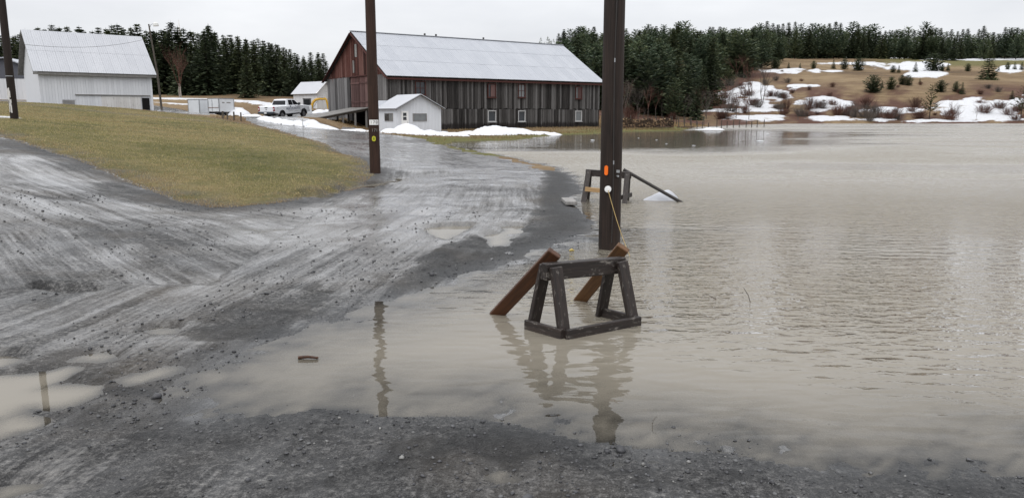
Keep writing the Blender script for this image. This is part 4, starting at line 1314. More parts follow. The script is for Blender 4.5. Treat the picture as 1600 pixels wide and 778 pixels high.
B2 = F2 + (B1 - F1)
TL = (F1 + B1) / 2; TR = (F2 + B2) / 2
TL.z = at(853, 424, TL.y).z; TR.z = at(966, 414, TR.y).z
sh1 = sawhorse(F1, F2, B1, B2, TL, TR, 'low dark timber sawhorse with bottom rails standing in shallow water, nearest one', 'timber sawhorses in the flood')
p0 = ground_at(772, 496, -.04); p1 = at(864, 398, TL.y + .11)
pk = stick('plank', p0, p1 + (p1 - p0).normalized() * .03, .115, .05, 'brown_plank', up=(0.3, 1, .5))
tag(pk, 'reddish brown plank leaning on the near sawhorse beam, its left end', 'plank')
p0 = ground_at(903, 474, -.04); p1 = at(972, 389, TR.y + .1)
pk = stick('plank', p0, p1 + (p1 - p0).normalized() * .03, .115, .05, 'tan_plank', up=(0.5, 1, .5))
tag(pk, 'golden brown plank leaning behind the near sawhorse, between beam and pole', 'plank')
# far sawhorse behind the pole
f1, f2 = ground_at(912, 316), ground_at(976, 318)
bk = Vector((.12, .55, 0))
b1_, b2_ = f1 + bk, f2 + bk
tl, tr = (f1 + b1_) / 2, (f2 + b2_) / 2
tl.z = at(921, 270, tl.y).z; tr.z = at(975, 274, tr.y).z
sh2 = sawhorse(f1, f2, b1_, b2_, tl + Vector((.05, 0, 0)), tr + Vector((.05, 0, 0)), 'dark sawhorse with pale crosspiece standing in water behind the utility pole', 'timber sawhorses in the flood', rails=False)
ax = (tr - tl).normalized()
ca = f1 + Vector((.02, -.04, .27)); cb = f2 + Vector((.1, -.04, .2))
o = stick('crosspiece', ca, ca.lerp(cb, .62), .03, .09, 'pale_plank', sh2); o['label'] = 'pale yellow board nailed across the legs'
stick('crosspiece', f2 + Vector((-.1, -.03, .12)), b2_ + Vector((.1, 0, .12)), .03, .09, 'old_timber', sh2)
pa, pb = at(974, 265, tr.y + .25), ground_at(1070, 319.5, -.05)
pipe = MB().tube([pa, pb], .034, 10).build('pipe', 'dark_pipe')
tag(pipe, 'dark pipe slanting down into the water from the far sawhorse', 'pipe')
bg = ground_at(1046, 319)
mb = MB(); n = 18
ring = []
for k in range(6):
    t = k / 5
    for j in range(n):
        a = 2 * math.pi * j / n
        r = (.29 * (1 - t) ** .8 + .02) * (1 + .08 * math.sin(3 * a + k))
        ring.append((math.cos(a) * r * 1.25 + .16 * t, math.sin(a) * r * .6, -.03 + .24 * t ** .8))
mb.add(ring, [(k * n + j, k * n + (j + 1) % n, (k + 1) * n + (j + 1) % n, (k + 1) * n + j) for k in range(5) for j in range(n)] + [tuple(5 * n + j for j in range(n))])
bag = mb.build('plastic_bag', 'bag_white', None, (bg.x - .05, bg.y + .75, 0), smooth_=True)
tag(bag, 'white plastic sheet caught under the slanting pipe in the water', 'plastic sheet')
# board lying at the water's edge
bb = ground_at(891, 322)
o = MB().box((-.115, -.38, 0), (.115, .38, .07)).build('board', 'grey_wood', None, (bb.x, bb.y + .3, tz(bb.x, bb.y + .3) + .01), (0, 0, .05), bevel=.008)
tag(o, 'short grey board lying on the wet gravel at the water edge', 'board')
# drift sticks
def twig(name, pts, r, mat, label, cat):
    o = MB().tube(pts, [r * (1 - .5 * i / len(pts)) for i in range(len(pts))], 6).build(name, mat)
    return tag(o, label, cat)
c = ground_at(481, 561)
twig('driftwood', [c + Vector((-.07, 0, .012)), c + Vector((0, .01, .016)), c + Vector((.075, .0, .01))], .013, 'brown_plank', 'short broken piece of brown wood floating in the big puddle', 'driftwood')
c = ground_at(1169, 472)
twig('twig', [c + Vector((.03, 0, -.03)), c + Vector((.005, .02, .06)), c + Vector((-.04, .03, .13))], .004, 'twig_grey', 'thin upright twig poking out of open water on its own', 'twig')
c = ground_at(1112, 468)
twig('twig', [c + Vector((.06, 0, -.01)), c + Vector((0, .0, .03)), c + Vector((-.06, .03, .05))], .004, 'twig_grey', 'small bent twig lying low on the open water', 'twig')
c = ground_at(1019, 666)
twig('twig', [c + Vector((0, 0, -.01)), c + Vector((.005, .01, .03)), c + Vector((.03, .03, .05))], .002, 'twig_grey', 'tiny bent stem in the shallows near the gravel', 'twig')
c = ground_at(893, 392)
o = MB().tube([c + Vector((-.03, 0, .004)), c + Vector((0, .0, .014)), c + Vector((.035, .01, .004))], [.006, .02, .006], 6).build('leaf', 'leaf_yellow')
tag(o, 'curled yellow leaf floating beside the small gravel island', 'leaf')

# ------------------------------------------------------------------ pickup truck
tb = at(440.4, 187.5, 80.0)
HEAD = math.radians(90 - 21)
tx = Vector((math.cos(HEAD), math.sin(HEAD), 0))
rear_l = tb - tx * 1.2
# the right rear tyre stands at tb; the body centre line is one metre to its left
tl_ = Vector((-tx.y, tx.x, 0))
org = tb - tx * 1.2 + tl_ * .86
truck = empty('pickup_truck', (org.x, org.y, tb.z), HEAD)
truck.rotation_euler = (0, -math.radians(3.2), HEAD)
tag(truck, 'white crew cab pickup truck with dark lettering parked on the gravel yard', 'truck')
def arch(cx, r, n=10):
    return [(cx + r * math.cos(a), .40 + r * math.sin(a)) for a in np.linspace(math.pi * .96, math.pi * .04, n)]
prof = [(0.06, .70), (.62, .56)] + arch(1.2, .53)[0:] + [(1.85, .50), (4.2, .50)] + arch(4.86, .53) + [(5.55, .52), (5.82, .58), (5.9, .8), (5.88, 1.08), (5.74, 1.2), (4.45, 1.33), (2.05, 1.34), (1.98, 1.36), (.04, 1.36), (.0, 1.3), (.0, .78)]
mb = MB()
ins = [(p[0], p[1]) for p in prof]
mb.prism(prof, -.93, .93)
n = len(prof)
# rounded flanks: a second shell slightly wider at mid height
for s_ in (-1, 1):
    vs = [(p[0], s_ * .93, p[1]) for p in prof] + [(2.95 + (p[0] - 2.95) * .985, s_ * 1.0, .9 + (p[1] - .9) * (.86 if p[1] > .9 else .93)) for p in prof]
    mb.add(vs, [(i, (i + 1) % n, n + (i + 1) % n, n + i) for i in range(n)] + [tuple(range(n, 2 * n))])
mb.build('body', 'car_white', truck)
cab = [(2.0, 1.3), (2.12, 1.62), (2.28, 1.93), (2.5, 1.965), (3.35, 1.965), (3.62, 1.9), (4.42, 1.32)]
yw = lambda z: .955 - max(0, z - 1.33) * .33
mb = MB(); k = len(cab)
mb.add([(x, -yw(z), z) for x, z in cab] + [(x, yw(z), z) for x, z in cab], [tuple(range(k)), tuple(range(2 * k - 1, k - 1, -1))] + [(i, k + i, k + (i + 1) % k, (i + 1) % k) for i in range(k)])
mb.build('cab', 'car_white', truck)
def glass(name, pts2, side):
    mb = MB(); p = [(x, side * (yw(z) + .004), z) for x, z in pts2]
    slab(mb, p, (0, side, .3), .012)
    return mb.build(name, 'dark_glass', truck)
for s_ in (-1, 1):
    glass('side_window', [(2.42, 1.38), (3.12, 1.38), (3.12, 1.87), (2.52, 1.87)], s_)
    glass('side_window', [(3.2, 1.38), (4.12, 1.38), (3.56, 1.84), (3.2, 1.87)], s_)
mb = MB(); slab(mb, [(2.035, -.84, 1.4), (2.215, -.74, 1.84), (2.215, .74, 1.84), (2.035, .84, 1.4)], (-1, 0, .3), .016); mb.build('rear_window', 'dark_glass', truck)
mb = MB(); slab(mb, [(4.36, -.86, 1.38), (4.36, .86, 1.38), (3.68, .74, 1.87), (3.68, -.74, 1.87)], (.6, 0, 1), .012); mb.build('windscreen', 'dark_glass', truck)
tg = MB().box((-.035, -.8, .8), (.0, .8, 1.32)).build('tailgate', 'car_white', truck, bevel=.012)
MB().box((-.055, -.16, 1.16), (-.036, .16, 1.25)).build('handle', 'black_plastic', tg)
MB().box((-.05, -.07, .98), (-.036, .07, 1.05)).build('badge', 'bumper_dark', tg)
for s_ in (-1, 1):
    tlx = MB().box((-.04, s_ * .995 - .0 if s_ < 0 else .82, .86), (.16, -.82 if s_ < 0 else 1.005, 1.3)).build('tail_light', 'red_lens', truck, bevel=.015)
    MB().box((-.046, min(s_ * .86, s_ * .98), 1.02), (-.036, max(s_ * .86, s_ * .98), 1.12)).build('reversing_lamp', 'white_paint', tlx)
    MB().box((.06, min(s_ * 1.0, s_ * 1.012), 1.0), (.13, max(s_ * 1.0, s_ * 1.012), 1.14)).build('side_marker', 'white_paint', tlx)
    MB().box((3.98, s_ * 1.0 - .03, 1.3), (4.05, s_ * 1.0 + .03, 1.36)).build('mirror_arm', 'black_plastic', truck)
    MB().box((3.92, min(s_ * 1.0, s_ * 1.22), 1.32), (4.06, max(s_ * 1.0, s_ * 1.22), 1.58)).build('mirror', 'black_plastic', truck, bevel=.03)
    for xx in (2.62, 3.4):
        MB().box((xx, min(s_ * 1.0, s_ * 1.02), 1.12), (xx + .2, max(s_ * 1.0, s_ * 1.02), 1.17)).build('door_handle', 'car_white', truck)
    for xx in (2.3, 3.16, 4.22):
        MB().box((xx, min(s_ * .998, s_ * 1.004), .62), (xx + .012, max(s_ * .998, s_ * 1.004), 1.24)).build('door_seam', 'black_plastic', truck)
    for cx in (1.2, 4.86):
        a = np.linspace(math.pi * .97, math.pi * .03, 12)
        mb = MB(); q_ = [(cx + r * math.cos(t), .40 + r * math.sin(t)) for r in (.535, .475) for t in (a if r > .5 else a[::-1])]
        mb.prism(q_, min(s_ * .9, s_ * 1.012), max(s_ * .9, s_ * 1.012)); mb.build('wheel_arch', 'black_plastic', truck)
    MB().box((1.9, min(s_ * .9, s_ * 1.02), .4), (4.2, max(s_ * .9, s_ * 1.02), .46)).build('running_board', 'black_plastic', truck)
bp = MB().box((-.22, -.97, .6), (-.04, .97, .8)).build('rear_bumper', 'bumper_dark', truck, bevel=.03)
MB().box((-.232, -.16, .63), (-.222, .16, .75)).build('licence_plate', 'white_paint', bp)
MB().box((5.86, -.95, .56), (5.98, .95, .78)).build('front_bumper', 'chrome', truck, bevel=.03)
MB().box((.4, -.6, .36), (5.4, .6, .5)).build('chassis', 'black_plastic', truck)
def wheel(cx, cy, s_):
    wlo = empty('wheel', (cx, cy, .40)); wlo.parent = truck
    mb = MB(); n = 28
    prof_ = [(.25, -.12), (.37, -.13), (.405, -.1), (.405, .1), (.37, .13), (.25, .12)]
    vs = [(r * math.cos(2 * math.pi * j / n), yy, r * math.sin(2 * math.pi * j / n)) for (r, yy) in prof_ for j in range(n)]
    mb.add(vs, [(i * n + j, i * n + (j + 1) % n, ((i + 1) % 6) * n + (j + 1) % n, ((i + 1) % 6) * n + j) for i in range(6) for j in range(n)])
    mb.build('tyre', 'black_rubber', wlo, smooth_=False)
    mb = MB()
    for k in range(6):
        a = 2 * math.pi * k / 6
        mb.beam((math.cos(a) * .04, s_ * .09, math.sin(a) * .04), (math.cos(a) * .25, s_ * .1, math.sin(a) * .25), .09, .03, (0, 1, 0))
    m2 = [(r * math.cos(2 * math.pi * j / n), s_ * yy, r * math.sin(2 * math.pi * j / n)) for (r, yy) in ((.255, .115), (.225, .11), (.225, .03), (.0, .03)) for j in range(n)]
    mb.add(m2, [(i * n + j, i * n + (j + 1) % n, (i + 1) * n + (j + 1) % n, (i + 1) * n + j) for i in range(3) for j in range(n)])
    mb.build('rim', 'chrome', wlo)
for cx in (1.2, 4.86):
    for s_ in (-1, 1):
        wheel(cx, s_ * .86, s_)
# doors' lettering, on the right flank
rotL = (math.pi / 2, 0, 0)
lettering('lettering', 'MULLER AUTO', .34, 'lettering_navy', truck, (3.02, -1.006, 1.0), rotL)
lettering('lettering', '4X4', .12, 'lettering_grey', truck, (.5, -1.006, 1.14), rotL)
mb = MB(); mb.prism([(-.1, -.07), (.1, -.07), (.05, .02), (.1, .09), (-.02, .07), (-.09, .1)], -.004, .0); mb.build('logo', 'lettering_navy', truck, (2.62, -1.002, 1.22))
mb = MB().box((-.05, -.004, -.04), (.05, 0, .04)); mb.build('logo', 'lettering_navy', truck, (3.42, -1.002, 1.24))
MB().box((-.16, -.004, -.012), (.16, 0, .012)).build('lettering_line', 'lettering_navy', truck, (3.7, -1.002, 1.225))
MB().box((-.3, -.004, -.012), (.3, 0, .012)).build('lettering_line', 'lettering_grey', truck, (2.7, -1.002, .8))
MB().box((-.3, -.004, -.012), (.3, 0, .012)).build('lettering_line', 'lettering_grey', truck, (3.6, -1.002, .74))

# ------------------------------------------------------------------ yellow excavator
eb = at(482, 178.5, 96)
ex = empty('excavator', (eb.x, eb.y, eb.z - .05), math.radians(8))
tag(ex, 'small yellow excavator with arched boom in front of the white shed', 'excavator')
for yy in (-.65, .45):
    tk = MB().prism([(-.95, .12), (-.8, .0), (.8, .0), (.95, .12), (.95, .34), (.8, .46), (-.8, .46), (-.95, .34)], yy, yy + .28).build('track', 'black_rubber', ex)
    for k in range(9):
        MB().box((-.86 + k * .2, yy - .012, -.01), (-.78 + k * .2, yy + .292, .475)).build('track_pad', 'black_rubber', tk)
MB().box((-.9, -.6, .5), (.45, .6, .95)).build('house_body', 'yellow_paint', ex, bevel=.04)
MB().box((-1.0, -.58, .55), (-.62, .58, 1.15)).build('counterweight', 'black_plastic', ex, bevel=.05)
cabm = MB().box((-.55, -.1, .955), (.3, .58, 1.0)); 
for (xx, yy) in ((-.53, -.08), (.28, -.08), (-.53, .56), (.28, .56)):
    cabm.box((xx - .03, yy - .03, 1.0), (xx + .03, yy + .03, 1.85))
cabm.box((-.6, -.14, 1.85), (.36, .62, 1.93))
cb = cabm.build('cab', 'black_plastic', ex)
MB().box((-.49, -.07, 1.02), (.24, -.05, 1.83)).build('window', 'dark_glass', cb)
def arm(name, pts, w0, w1, hs, mat='yellow_paint'):
    mb = MB()
    for i in range(len(pts) - 1):
        mb.beam(pts[i], pts[i + 1], w0, hs[i], (0, 1, 0)) if False else mb.tube([pts[i], pts[i + 1]], [hs[i] / 2, hs[i + 1] / 2], 6)
    return mb.build(name, mat, ex)
arm('boom', [(.4, -.2, .8), (.62, -.2, 1.45), (.95, -.2, 1.78), (1.5, -.2, 1.88), (2.15, -.2, 1.84)], .2, .2, [.34, .34, .32, .26, .2])
arm('stick', [(2.0, -.2, 2.02), (2.25, -.2, 1.75), (2.38, -.2, 1.0), (2.42, -.2, .62)], .15, .15, [.2, .28, .2, .16])
arm('cylinder', [(.55, -.2, .75), (1.15, -.2, 1.62)], .1, .1, [.11, .09], 'steel')
arm('cylinder', [(1.35, -.2, 2.05), (2.0, -.2, 2.02)], .1, .1, [.1, .09], 'steel')
MB().prism([(2.2, .6), (2.58, .62), (2.62, .3), (2.45, .08), (2.1, .02), (2.18, .2), (2.36, .3), (2.36, .5)], -.45, .05).build('bucket', 'rust', ex)
# pale panel standing between truck and excavator
pp = at(484, 181.5, 89)
o = MB().box((-.26, -.05, 0), (.26, .05, 1.25)).build('panel', 'trailer_grey', None, (pp.x, pp.y, pp.z - .05), (0, 0, math.radians(10)), bevel=.02)
tag(o, 'pale upright panel standing between the pickup nose and excavator', 'panel')

# ------------------------------------------------------------------ trailers and posts
def box_trailer(corner, rz, W, L, H, z0, label, doors, name='box_trailer'):
    t = empty(name, corner, rz); tag(t, label, 'trailer')
    bd = MB().box((0, 0, z0), (L, W, z0 + H)).build('body', 'trailer_grey', t, bevel=.03)
    fr = MB()
    for (a, b) in (((-.02, -.02, z0), (.05, .05, z0 + H)), ((L - .05, -.02, z0), (L + .02, .05, z0 + H)), ((-.02, W - .05, z0), (.05, W + .02, z0 + H)), ((.05, -.02, z0 + H - .06), (L - .05, .03, z0 + H + .01)), ((-.02, .05, z0 + H - .06), (.03, W - .05, z0 + H + .01))):
        fr.box(a, b)
    fr.build('corner_trim', 'steel', t)
    if doors:
        for (a, b) in ((.08, W * .62), (W * .64, W - .08)):
            d = MB().box((-.035, a, z0 + .05), (-.004, b, z0 + H - .09)).build('door', 'trailer_grey', t)
            MB().box((-.055, b - .1, z0 + .1), (-.036, b - .06, z0 + H - .2)).build('latch_bar', 'steel', d)
        MB().box((-.06, .05, z0 + .42), (-.036, W - .05, z0 + .47)).build('rust_strip', 'rust', t)
        MB().box((L * .2, -.012, z0 + H * .64), (L * .36, -.001, z0 + H * .72)).build('decal', 'lettering_grey', t)
        MB().box((L * .5, -.012, z0 + H * .64), (L * .76, -.001, z0 + H * .72)).build('decal', 'lettering_grey', t)
        for yy in (.06, W - .26):
            MB().tube([(L * .5, yy, .32), (L * .5, yy + .2, .32)], .32, 18).build('wheel', 'black_rubber', t)
            MB().tube([(L * .12, yy, .25), (L * .12, yy + .16, .25)], .25, 18).build('wheel', 'black_rubber', t)
        MB().box((.05, .05, z0 - .12), (L - .05, W - .05, z0 - .004)).build('chassis', 'black_plastic', t)
    return t
c = at(343.5, 183, 82); c.z = tz(c.x, c.y)
box_trailer(c, math.radians(60), 1.75, 1.95, 1.42, .34, 'white box trailer with rusty door strip parked behind wooden posts', True)
c = at(312.5, 181, 84); c.z = tz(c.x, c.y)
box_trailer(c, math.radians(62), 1.75, 1.75, 1.5, .05, 'plain pale box beside the white box trailer, nearer the barn', False, 'storage_box')
PG = 'short dark posts along the yard edge'
for k, (px, py, h, wv, lab) in enumerate(((348.5, 187.5, .62, .16, 'thick short dark post before the white box trailer doors'), (355.5, 189, .6, .12, 'dark post before the white box trailer side'), (366, 191.5, .7, .13, 'dark post at the white box trailer corner'), (377, 191.5, .72, .11, 'lone dark post between trailer and pickup'))):
    c = at(px, py, 66 - k * .5)
    o = MB().tube([(0, 0, -.3), (0, 0, h * .98), (0, 0, h)], [wv / 2, wv / 2, wv / 2.6], 9).build('fence_post', 'post_wood', None, (c.x, c.y, tz(c.x, c.y)), (.02 * k, .03, 0))
    tag(o, lab, 'post', PG)
c = at(474, 213, 45)
o = MB().tube([(0, 0, -.2), (0, 0, 1.0)], .018, 7).build('marker_stake', 'steel', None, (c.x, c.y, tz(c.x, c.y)))
tag(o, 'thin grey marker stake at the driveway edge below the pickup', 'stake')
#---PART3---

# ------------------------------------------------------------------ snow banks
def snow_bank(name, blobs, label, group, res=.16, seed=1):
    xs = [b[0] for b in blobs]; ys_ = [b[1] for b in blobs]; R = max(max(b[2], b[3]) for b in blobs) + .3
    gx = np.arange(min(xs) - R, max(xs) + R, res); gy = np.arange(min(ys_) - R, max(ys_) + R, res)
    Xg, Yg = np.meshgrid(gx, gy)
    zz = np.zeros(Xg.shape) - .2
    for (cx, cy, rx, ry, h) in blobs:
        q = ((Xg - cx) / rx) ** 2 + ((Yg - cy) / ry) ** 2
        zz = np.maximum(zz, h * (1 - q)) 
    nz = fbm(Xg * 1.3, Yg * 1.3, seed, 5); n2 = np.abs(fbm(Xg * 3.4, Yg * 3.4, seed + 9, 4) - .5)
    zz = zz + .55 * (nz - .5) * np.clip(zz + .25, 0, .6) + .3 * n2 * np.clip(zz, 0, .6) - .03
    g = np.maximum(tz_many(Xg.ravel(), Yg.ravel()).reshape(Xg.shape), -.05)
    cx, cy = np.mean(xs), np.mean(ys_); cz = tz(cx, cy)
    ok = zz > -.06
    id_ = np.arange(Xg.size).reshape(Xg.shape)
    q = np.stack([id_[:-1, :-1], id_[:-1, 1:], id_[1:, 1:], id_[1:, :-1]], -1).reshape(-1, 4)
    q = q[ok.ravel()[q].all(1)]
    V = np.stack([Xg.ravel() - cx, Yg.ravel() - cy, (g + zz).ravel() - cz], 1)
    used_ = np.unique(q); rm = np.full(Xg.size, -1); rm[used_] = np.arange(len(used_))
    o = link(name, mesh_from(name, V[used_], rm[q], True), 'snow', None, (cx, cy, cz))
    return tag(o, label, 'snow bank', group)
SG = 'melting snow banks'
def bl(px, py, d, rx, ry, h):
    p = at(px, py, d); return (p.x, p.y, rx, ry, h)
snow_bank('snow_bank', [bl(612, 210, 61, 1.0, 1.2, .42), bl(636, 212, 61.5, 1.5, 1.2, .78), bl(650, 212, 60, 1.3, 1.1, .5), bl(675, 214, 59, 1.7, 1.0, .38), bl(705, 214, 60, 1.6, .9, .32)], 'ploughed snow heap along the small white outbuilding', SG, .12, 3)
snow_bank('snow_bank', [bl(772, 212, 66, 2.2, 1.5, .78), bl(800, 212, 66.5, 2.6, 1.3, .6), bl(745, 214, 65, 2.2, 1.2, .35), bl(835, 212, 68, 2.4, 1.1, .28), bl(855, 211, 69, 1.8, .9, .15)], 'white snow mound at the water edge in front of the barn', SG, .14, 5)
snow_bank('snow_bank', [bl(488, 194, 67, 1.0, .9, .5), bl(470, 196, 66, 1.3, .9, .42), bl(450, 196, 66, 1.2, .8, .35), bl(432, 195, 67, 1.2, .8, .34), bl(416, 194, 68, .9, .7, .3), bl(502, 199, 64, 1.6, .9, .3)], 'lumpy snow ridge on the driveway edge below the pickup', SG, .12, 7)
snow_bank('snow_bank', [bl(372, 186, 84, 1.5, 1.4, .75), bl(395, 188, 82, 1.3, 1.0, .35), bl(350, 186, 86, 1.3, 1.3, .3)], 'snow heap between the white box trailer and pickup', SG, .15, 9)
snow_bank('snow_bank', [bl(500, 180, 92, 1.3, 1.0, .4), bl(512, 178, 94, 1.5, 1.0, .45)], 'small snow heap beneath the excavator bucket', SG, .15, 11)
snow_bank('snow_bank', [bl(565, 204, 66, 1.6, .7, .22), bl(548, 203, 66.5, 1.2, .6, .15)], 'thin snow strip at the foot of the barn ramp', SG, .15, 13)
c = ground_at(1113, 203)
snow_bank('snow_bank', [(c.x, c.y, 1.7, .9, .32), (c.x - 1.2, c.y, 1.2, .6, .18)], 'low white ice hump standing alone in the water by the fence', SG, .12, 15)
rck = random.Random(8)
for k in range(14):
    px = rck.uniform(536, 556); py = rck.uniform(190, 203)
    p = at(px, py, rck.uniform(68.5, 70.5))
    v, f = ico(rck.uniform(.16, .34), k, .75, .3)
    mesh = mesh_from('rock', v, f)
    o = link('rock', mesh, 'stone_grey', None, (p.x, p.y, tz(p.x, p.y) + .06), (rck.random(), rck.random(), rck.random()))
    tag(o, 'grey field rock tumbled below the barn ramp', 'rock', 'rocks below the barn ramp')

# ------------------------------------------------------------------ trees
def quads_to_mesh(name, P):
    """P: (n, 4, 3) array of leaf quads"""
    n = len(P)
    return mesh_from(name, P.reshape(-1, 3), np.arange(n * 4).reshape(n, 4))

def conifer_mesh(seed, H=12.0, R=2.2, whorls=30, per=8, nj=9, pine=False, low=.05):
    r = np.random.default_rng(seed)
    out = []
    for k in range(whorls):
        t = (k + r.uniform(-.3, .3)) / whorls
        t = min(max(t, 0), .985)
        h = H * (low + (1 - low) * t)
        if pine:
            prof_ = (math.sin(min(1, (1 - t) * 1.25 + .12) * math.pi * .5) ** .9) * (.75 + .5 * r.random())
        else:
            prof_ = (1 - t) ** .82 * (.78 + .3 * r.random())
        a0 = r.uniform(0, 6.28)
        m = max(4, int(per * (1 - .4 * t)))
        for i in range(m):
            a = a0 + 6.283 * i / m + r.uniform(-.3, .3)
            L = R * prof_ * r.uniform(.62, 1.12) + .2
            rise = (-.28 + .75 * t) if not pine else r.uniform(.0, .45)
            d = np.array([math.cos(a), math.sin(a), rise]); d /= np.linalg.norm(d)
            sdv = np.array([-math.sin(a), math.cos(a), 0.0])
            mj = max(3, int(nj * (.35 + .65 * L / R)))
            for j in range(mj):
                u = (j + r.random()) / mj
                u = u ** .8
                c = np.array([0, 0, h]) + d * L * u + np.array([0, 0, -.16 * L * u * u * (0 if pine else 1) + (.25 * L * u * u if pine else 0)])
                sz = (.34 + .30 * (1 - t)) * r.uniform(.6, 1.25) * (H / 12) ** .6 * (1.1 if pine else 1.0)
                yaw = r.uniform(-1.0, 1.0)
                f = d * math.cos(yaw) + sdv * math.sin(yaw) + np.array([0, 0, r.uniform(-.45, .25) + (.35 if pine else 0)])
                f /= np.linalg.norm(f)
                wv = np.cross(f, np.array([r.uniform(-.6, .6), r.uniform(-.6, .6), 1.0])); wv /= np.linalg.norm(wv) + 1e-6
                wv *= sz * r.uniform(.34, .6)
                out.append([c - f * sz * .35, c + wv, c + f * sz * .75, c - wv])
    top = [[np.array([0, 0, H * .9]), np.array([.12, 0, H * .93]), np.array([0, 0, H * 1.03]), np.array([-.12, 0, H * .93])]]
    return quads_to_mesh('crown', np.array(out + top, np.float32))

def trunk_mesh(H=12.0, r0=.17):
    mb = MB().tube([(0, 0, -.5), (0.02, 0, H * .3), (0, .03, H * .7), (0, 0, H * .97)], [r0, r0 * .8, r0 * .4, .02], 7)
    return mesh_from('trunk', mb.v, mb.f, True)

def bare_mesh(seed, H=8.0, spread=.55, levels=5, trunks=1, r0=.11, first=.3):
    r = random.Random(seed)
    T, B = MB(), MB()
    def grow(p, d, L, rad, lv):
        q = p + d * L
        mid = p.lerp(q, .5) + Vector((r.uniform(-1, 1), r.uniform(-1, 1), 0)) * L * .05
        (T if lv == 0 else B).tube([p, mid, q], [rad, rad * .85, rad * .68], 6 if lv == 0 else (4 if lv < 2 else 3), cap=False)
        if lv >= levels: return
        n = 3 if lv < 2 else r.choice((2, 3, 3))
        for i in range(n):
            a = r.uniform(0, 6.28); sp = r.uniform(.35, 1.0) * spread
            e = d.orthogonal().normalized()
            e = Matrix.Rotation(a, 3, d) @ e
            nd = (d * math.cos(sp) + e * math.sin(sp) + Vector((0, 0, .16))).normalized()
            st = p.lerp(q, r.uniform(.55, 1.0)) if i else q
            grow(st, nd, L * r.uniform(.6, .86), rad * .56, lv + 1)
    for k in range(trunks):
        ang_ = r.uniform(0, 6.28)
        d = Vector((math.cos(ang_) * .13 * (trunks > 1) + r.uniform(-.05, .05), math.sin(ang_) * .13 * (trunks > 1), 1)).normalized()
        grow(Vector((.25 * k * (trunks > 1), 0, -.3)), d, H * first, r0, 0)
    return mesh_from('trunk', T.v, T.f, True), mesh_from('crown', B.v, B.f, False)

def bush_mesh(seed, H=2.2, W=1.6, n=110):
    r = random.Random(seed); B = MB()
    for i in range(n):
        a = r.uniform(0, 6.28); sp = abs(r.gauss(0, .55)); L = H * r.uniform(.55, 1.05) * math.cos(min(sp, 1.2)) ** .3
        d = Vector((math.cos(a) * math.sin(sp), math.sin(a) * math.sin(sp), math.cos(sp)))
        p = Vector((math.cos(a), math.sin(a), 0)) * r.uniform(0, W * .3)
        m = p + d * L * .5; q = m + (d + Vector((r.uniform(-.3, .3), r.uniform(-.3, .3), .2))).normalized() * L * .5
        B.tube([p + Vector((0, 0, -.15)), m, q], [.022, .016, .008], 3, cap=False)
        for s_ in range(3):
            b0 = p.lerp(q, r.uniform(.45, .95)); e = (d + Vector((r.uniform(-.8, .8), r.uniform(-.8, .8), r.uniform(-.1, .5)))).normalized()
            B.tube([b0, b0 + e * L * .3], [.012, .006], 3, cap=False)
    return mesh_from('stems', B.v, B.f)

LIB = {}
TRUNK = trunk_mesh()
TRUNK.materials.append(MAT['trunk_bark'])
for i in range(6):
    m = conifer_mesh(100 + i, 12.0, 2.1 + .2 * i, whorls=44, per=9, nj=11, low=.02 + .02 * (i % 3)); m.materials.append(MAT['needles']); LIB['spruce', i] = m
for i in range(4):
    m = conifer_mesh(200 + i, 12.0, 2.3 + .25 * i, whorls=28, per=9, nj=12, pine=True, low=.12 - .03 * i); m.materials.append(MAT['pine_needles']); LIB['pine', i] = m
m = conifer_mesh(300, 6.0, 1.9, whorls=30, per=10, nj=12, low=.02); m.materials.append(MAT['needles']); LIB['young', 0] = m
m = conifer_mesh(301, 6.0, 2.0, whorls=26, per=10, nj=12, pine=True, low=.02); m.materials.append(MAT['needles']); LIB['young', 1] = m
m = conifer_mesh(302, 12.0, 2.9, whorls=14, per=5, nj=8, pine=True, low=.25); m.materials.append(MAT['yellow_needles']); LIB['thin', 0] = m
for i in range(4):
    tm, cm = bare_mesh(400 + i, 8.0 + i, .5 + .08 * i, 5, 1 + (i % 2), .09)
    tm.materials.append(MAT['twig_grey']); cm.materials.append(MAT['twig_grey' if i % 2 else 'twig_red']); LIB['bare', i] = (tm, cm)
for i in range(4):
    m = bush_mesh(500 + i, 2.2 + .3 * i, 1.6); m.materials.append(MAT['twig_red' if i != 3 else 'twig_grey']); LIB['bush', i] = m

def place_tree(kind, var, x, y, z, H, name, label, group, rz=None, wide=1.0):
    o = empty(name, (x, y, z), rr.uniform(0, 6.28) if rz is None else rz)
    base_H = 6.0 if kind == 'young' else 12.0
    s_ = H / base_H
    o.scale = (s_ * wide, s_ * wide, s_)
    tag(o, label, 'tree', group)
    link('trunk', TRUNK, None, o, None, None, (.5, .5, .5) if kind == 'young' else None)
    link('crown', LIB[kind, var], None, o)
    return o
def place_bare(var, x, y, z, H, label, group, name='bare_tree'):
    o = empty(name, (x, y, z), rr.uniform(0, 6.28))
    s_ = H / (8.0 + var); s_ = s_ * .95
    o.scale = (s_, s_, s_); tag(o, label, 'tree', group)
    tm, cm = LIB['bare', var]
    link('trunk', tm, None, o); link('crown', cm, None, o)
    return o

def hit(px, py, d0=100.0, d1=520.0):
    """where the line of sight through a photograph pixel meets the land"""
    ds = np.linspace(d0, d1, 900)
    d = ray(px, py)
    X_, Z_ = d.x / d.y * ds, CAM_H + d.z / d.y * ds
    g = terrain(X_, ds)
    k = np.argmax(g >= Z_)
    if g[k] < Z_[k]: k = len(ds) - 1
    return Vector((X_[k], ds[k], g[k]))

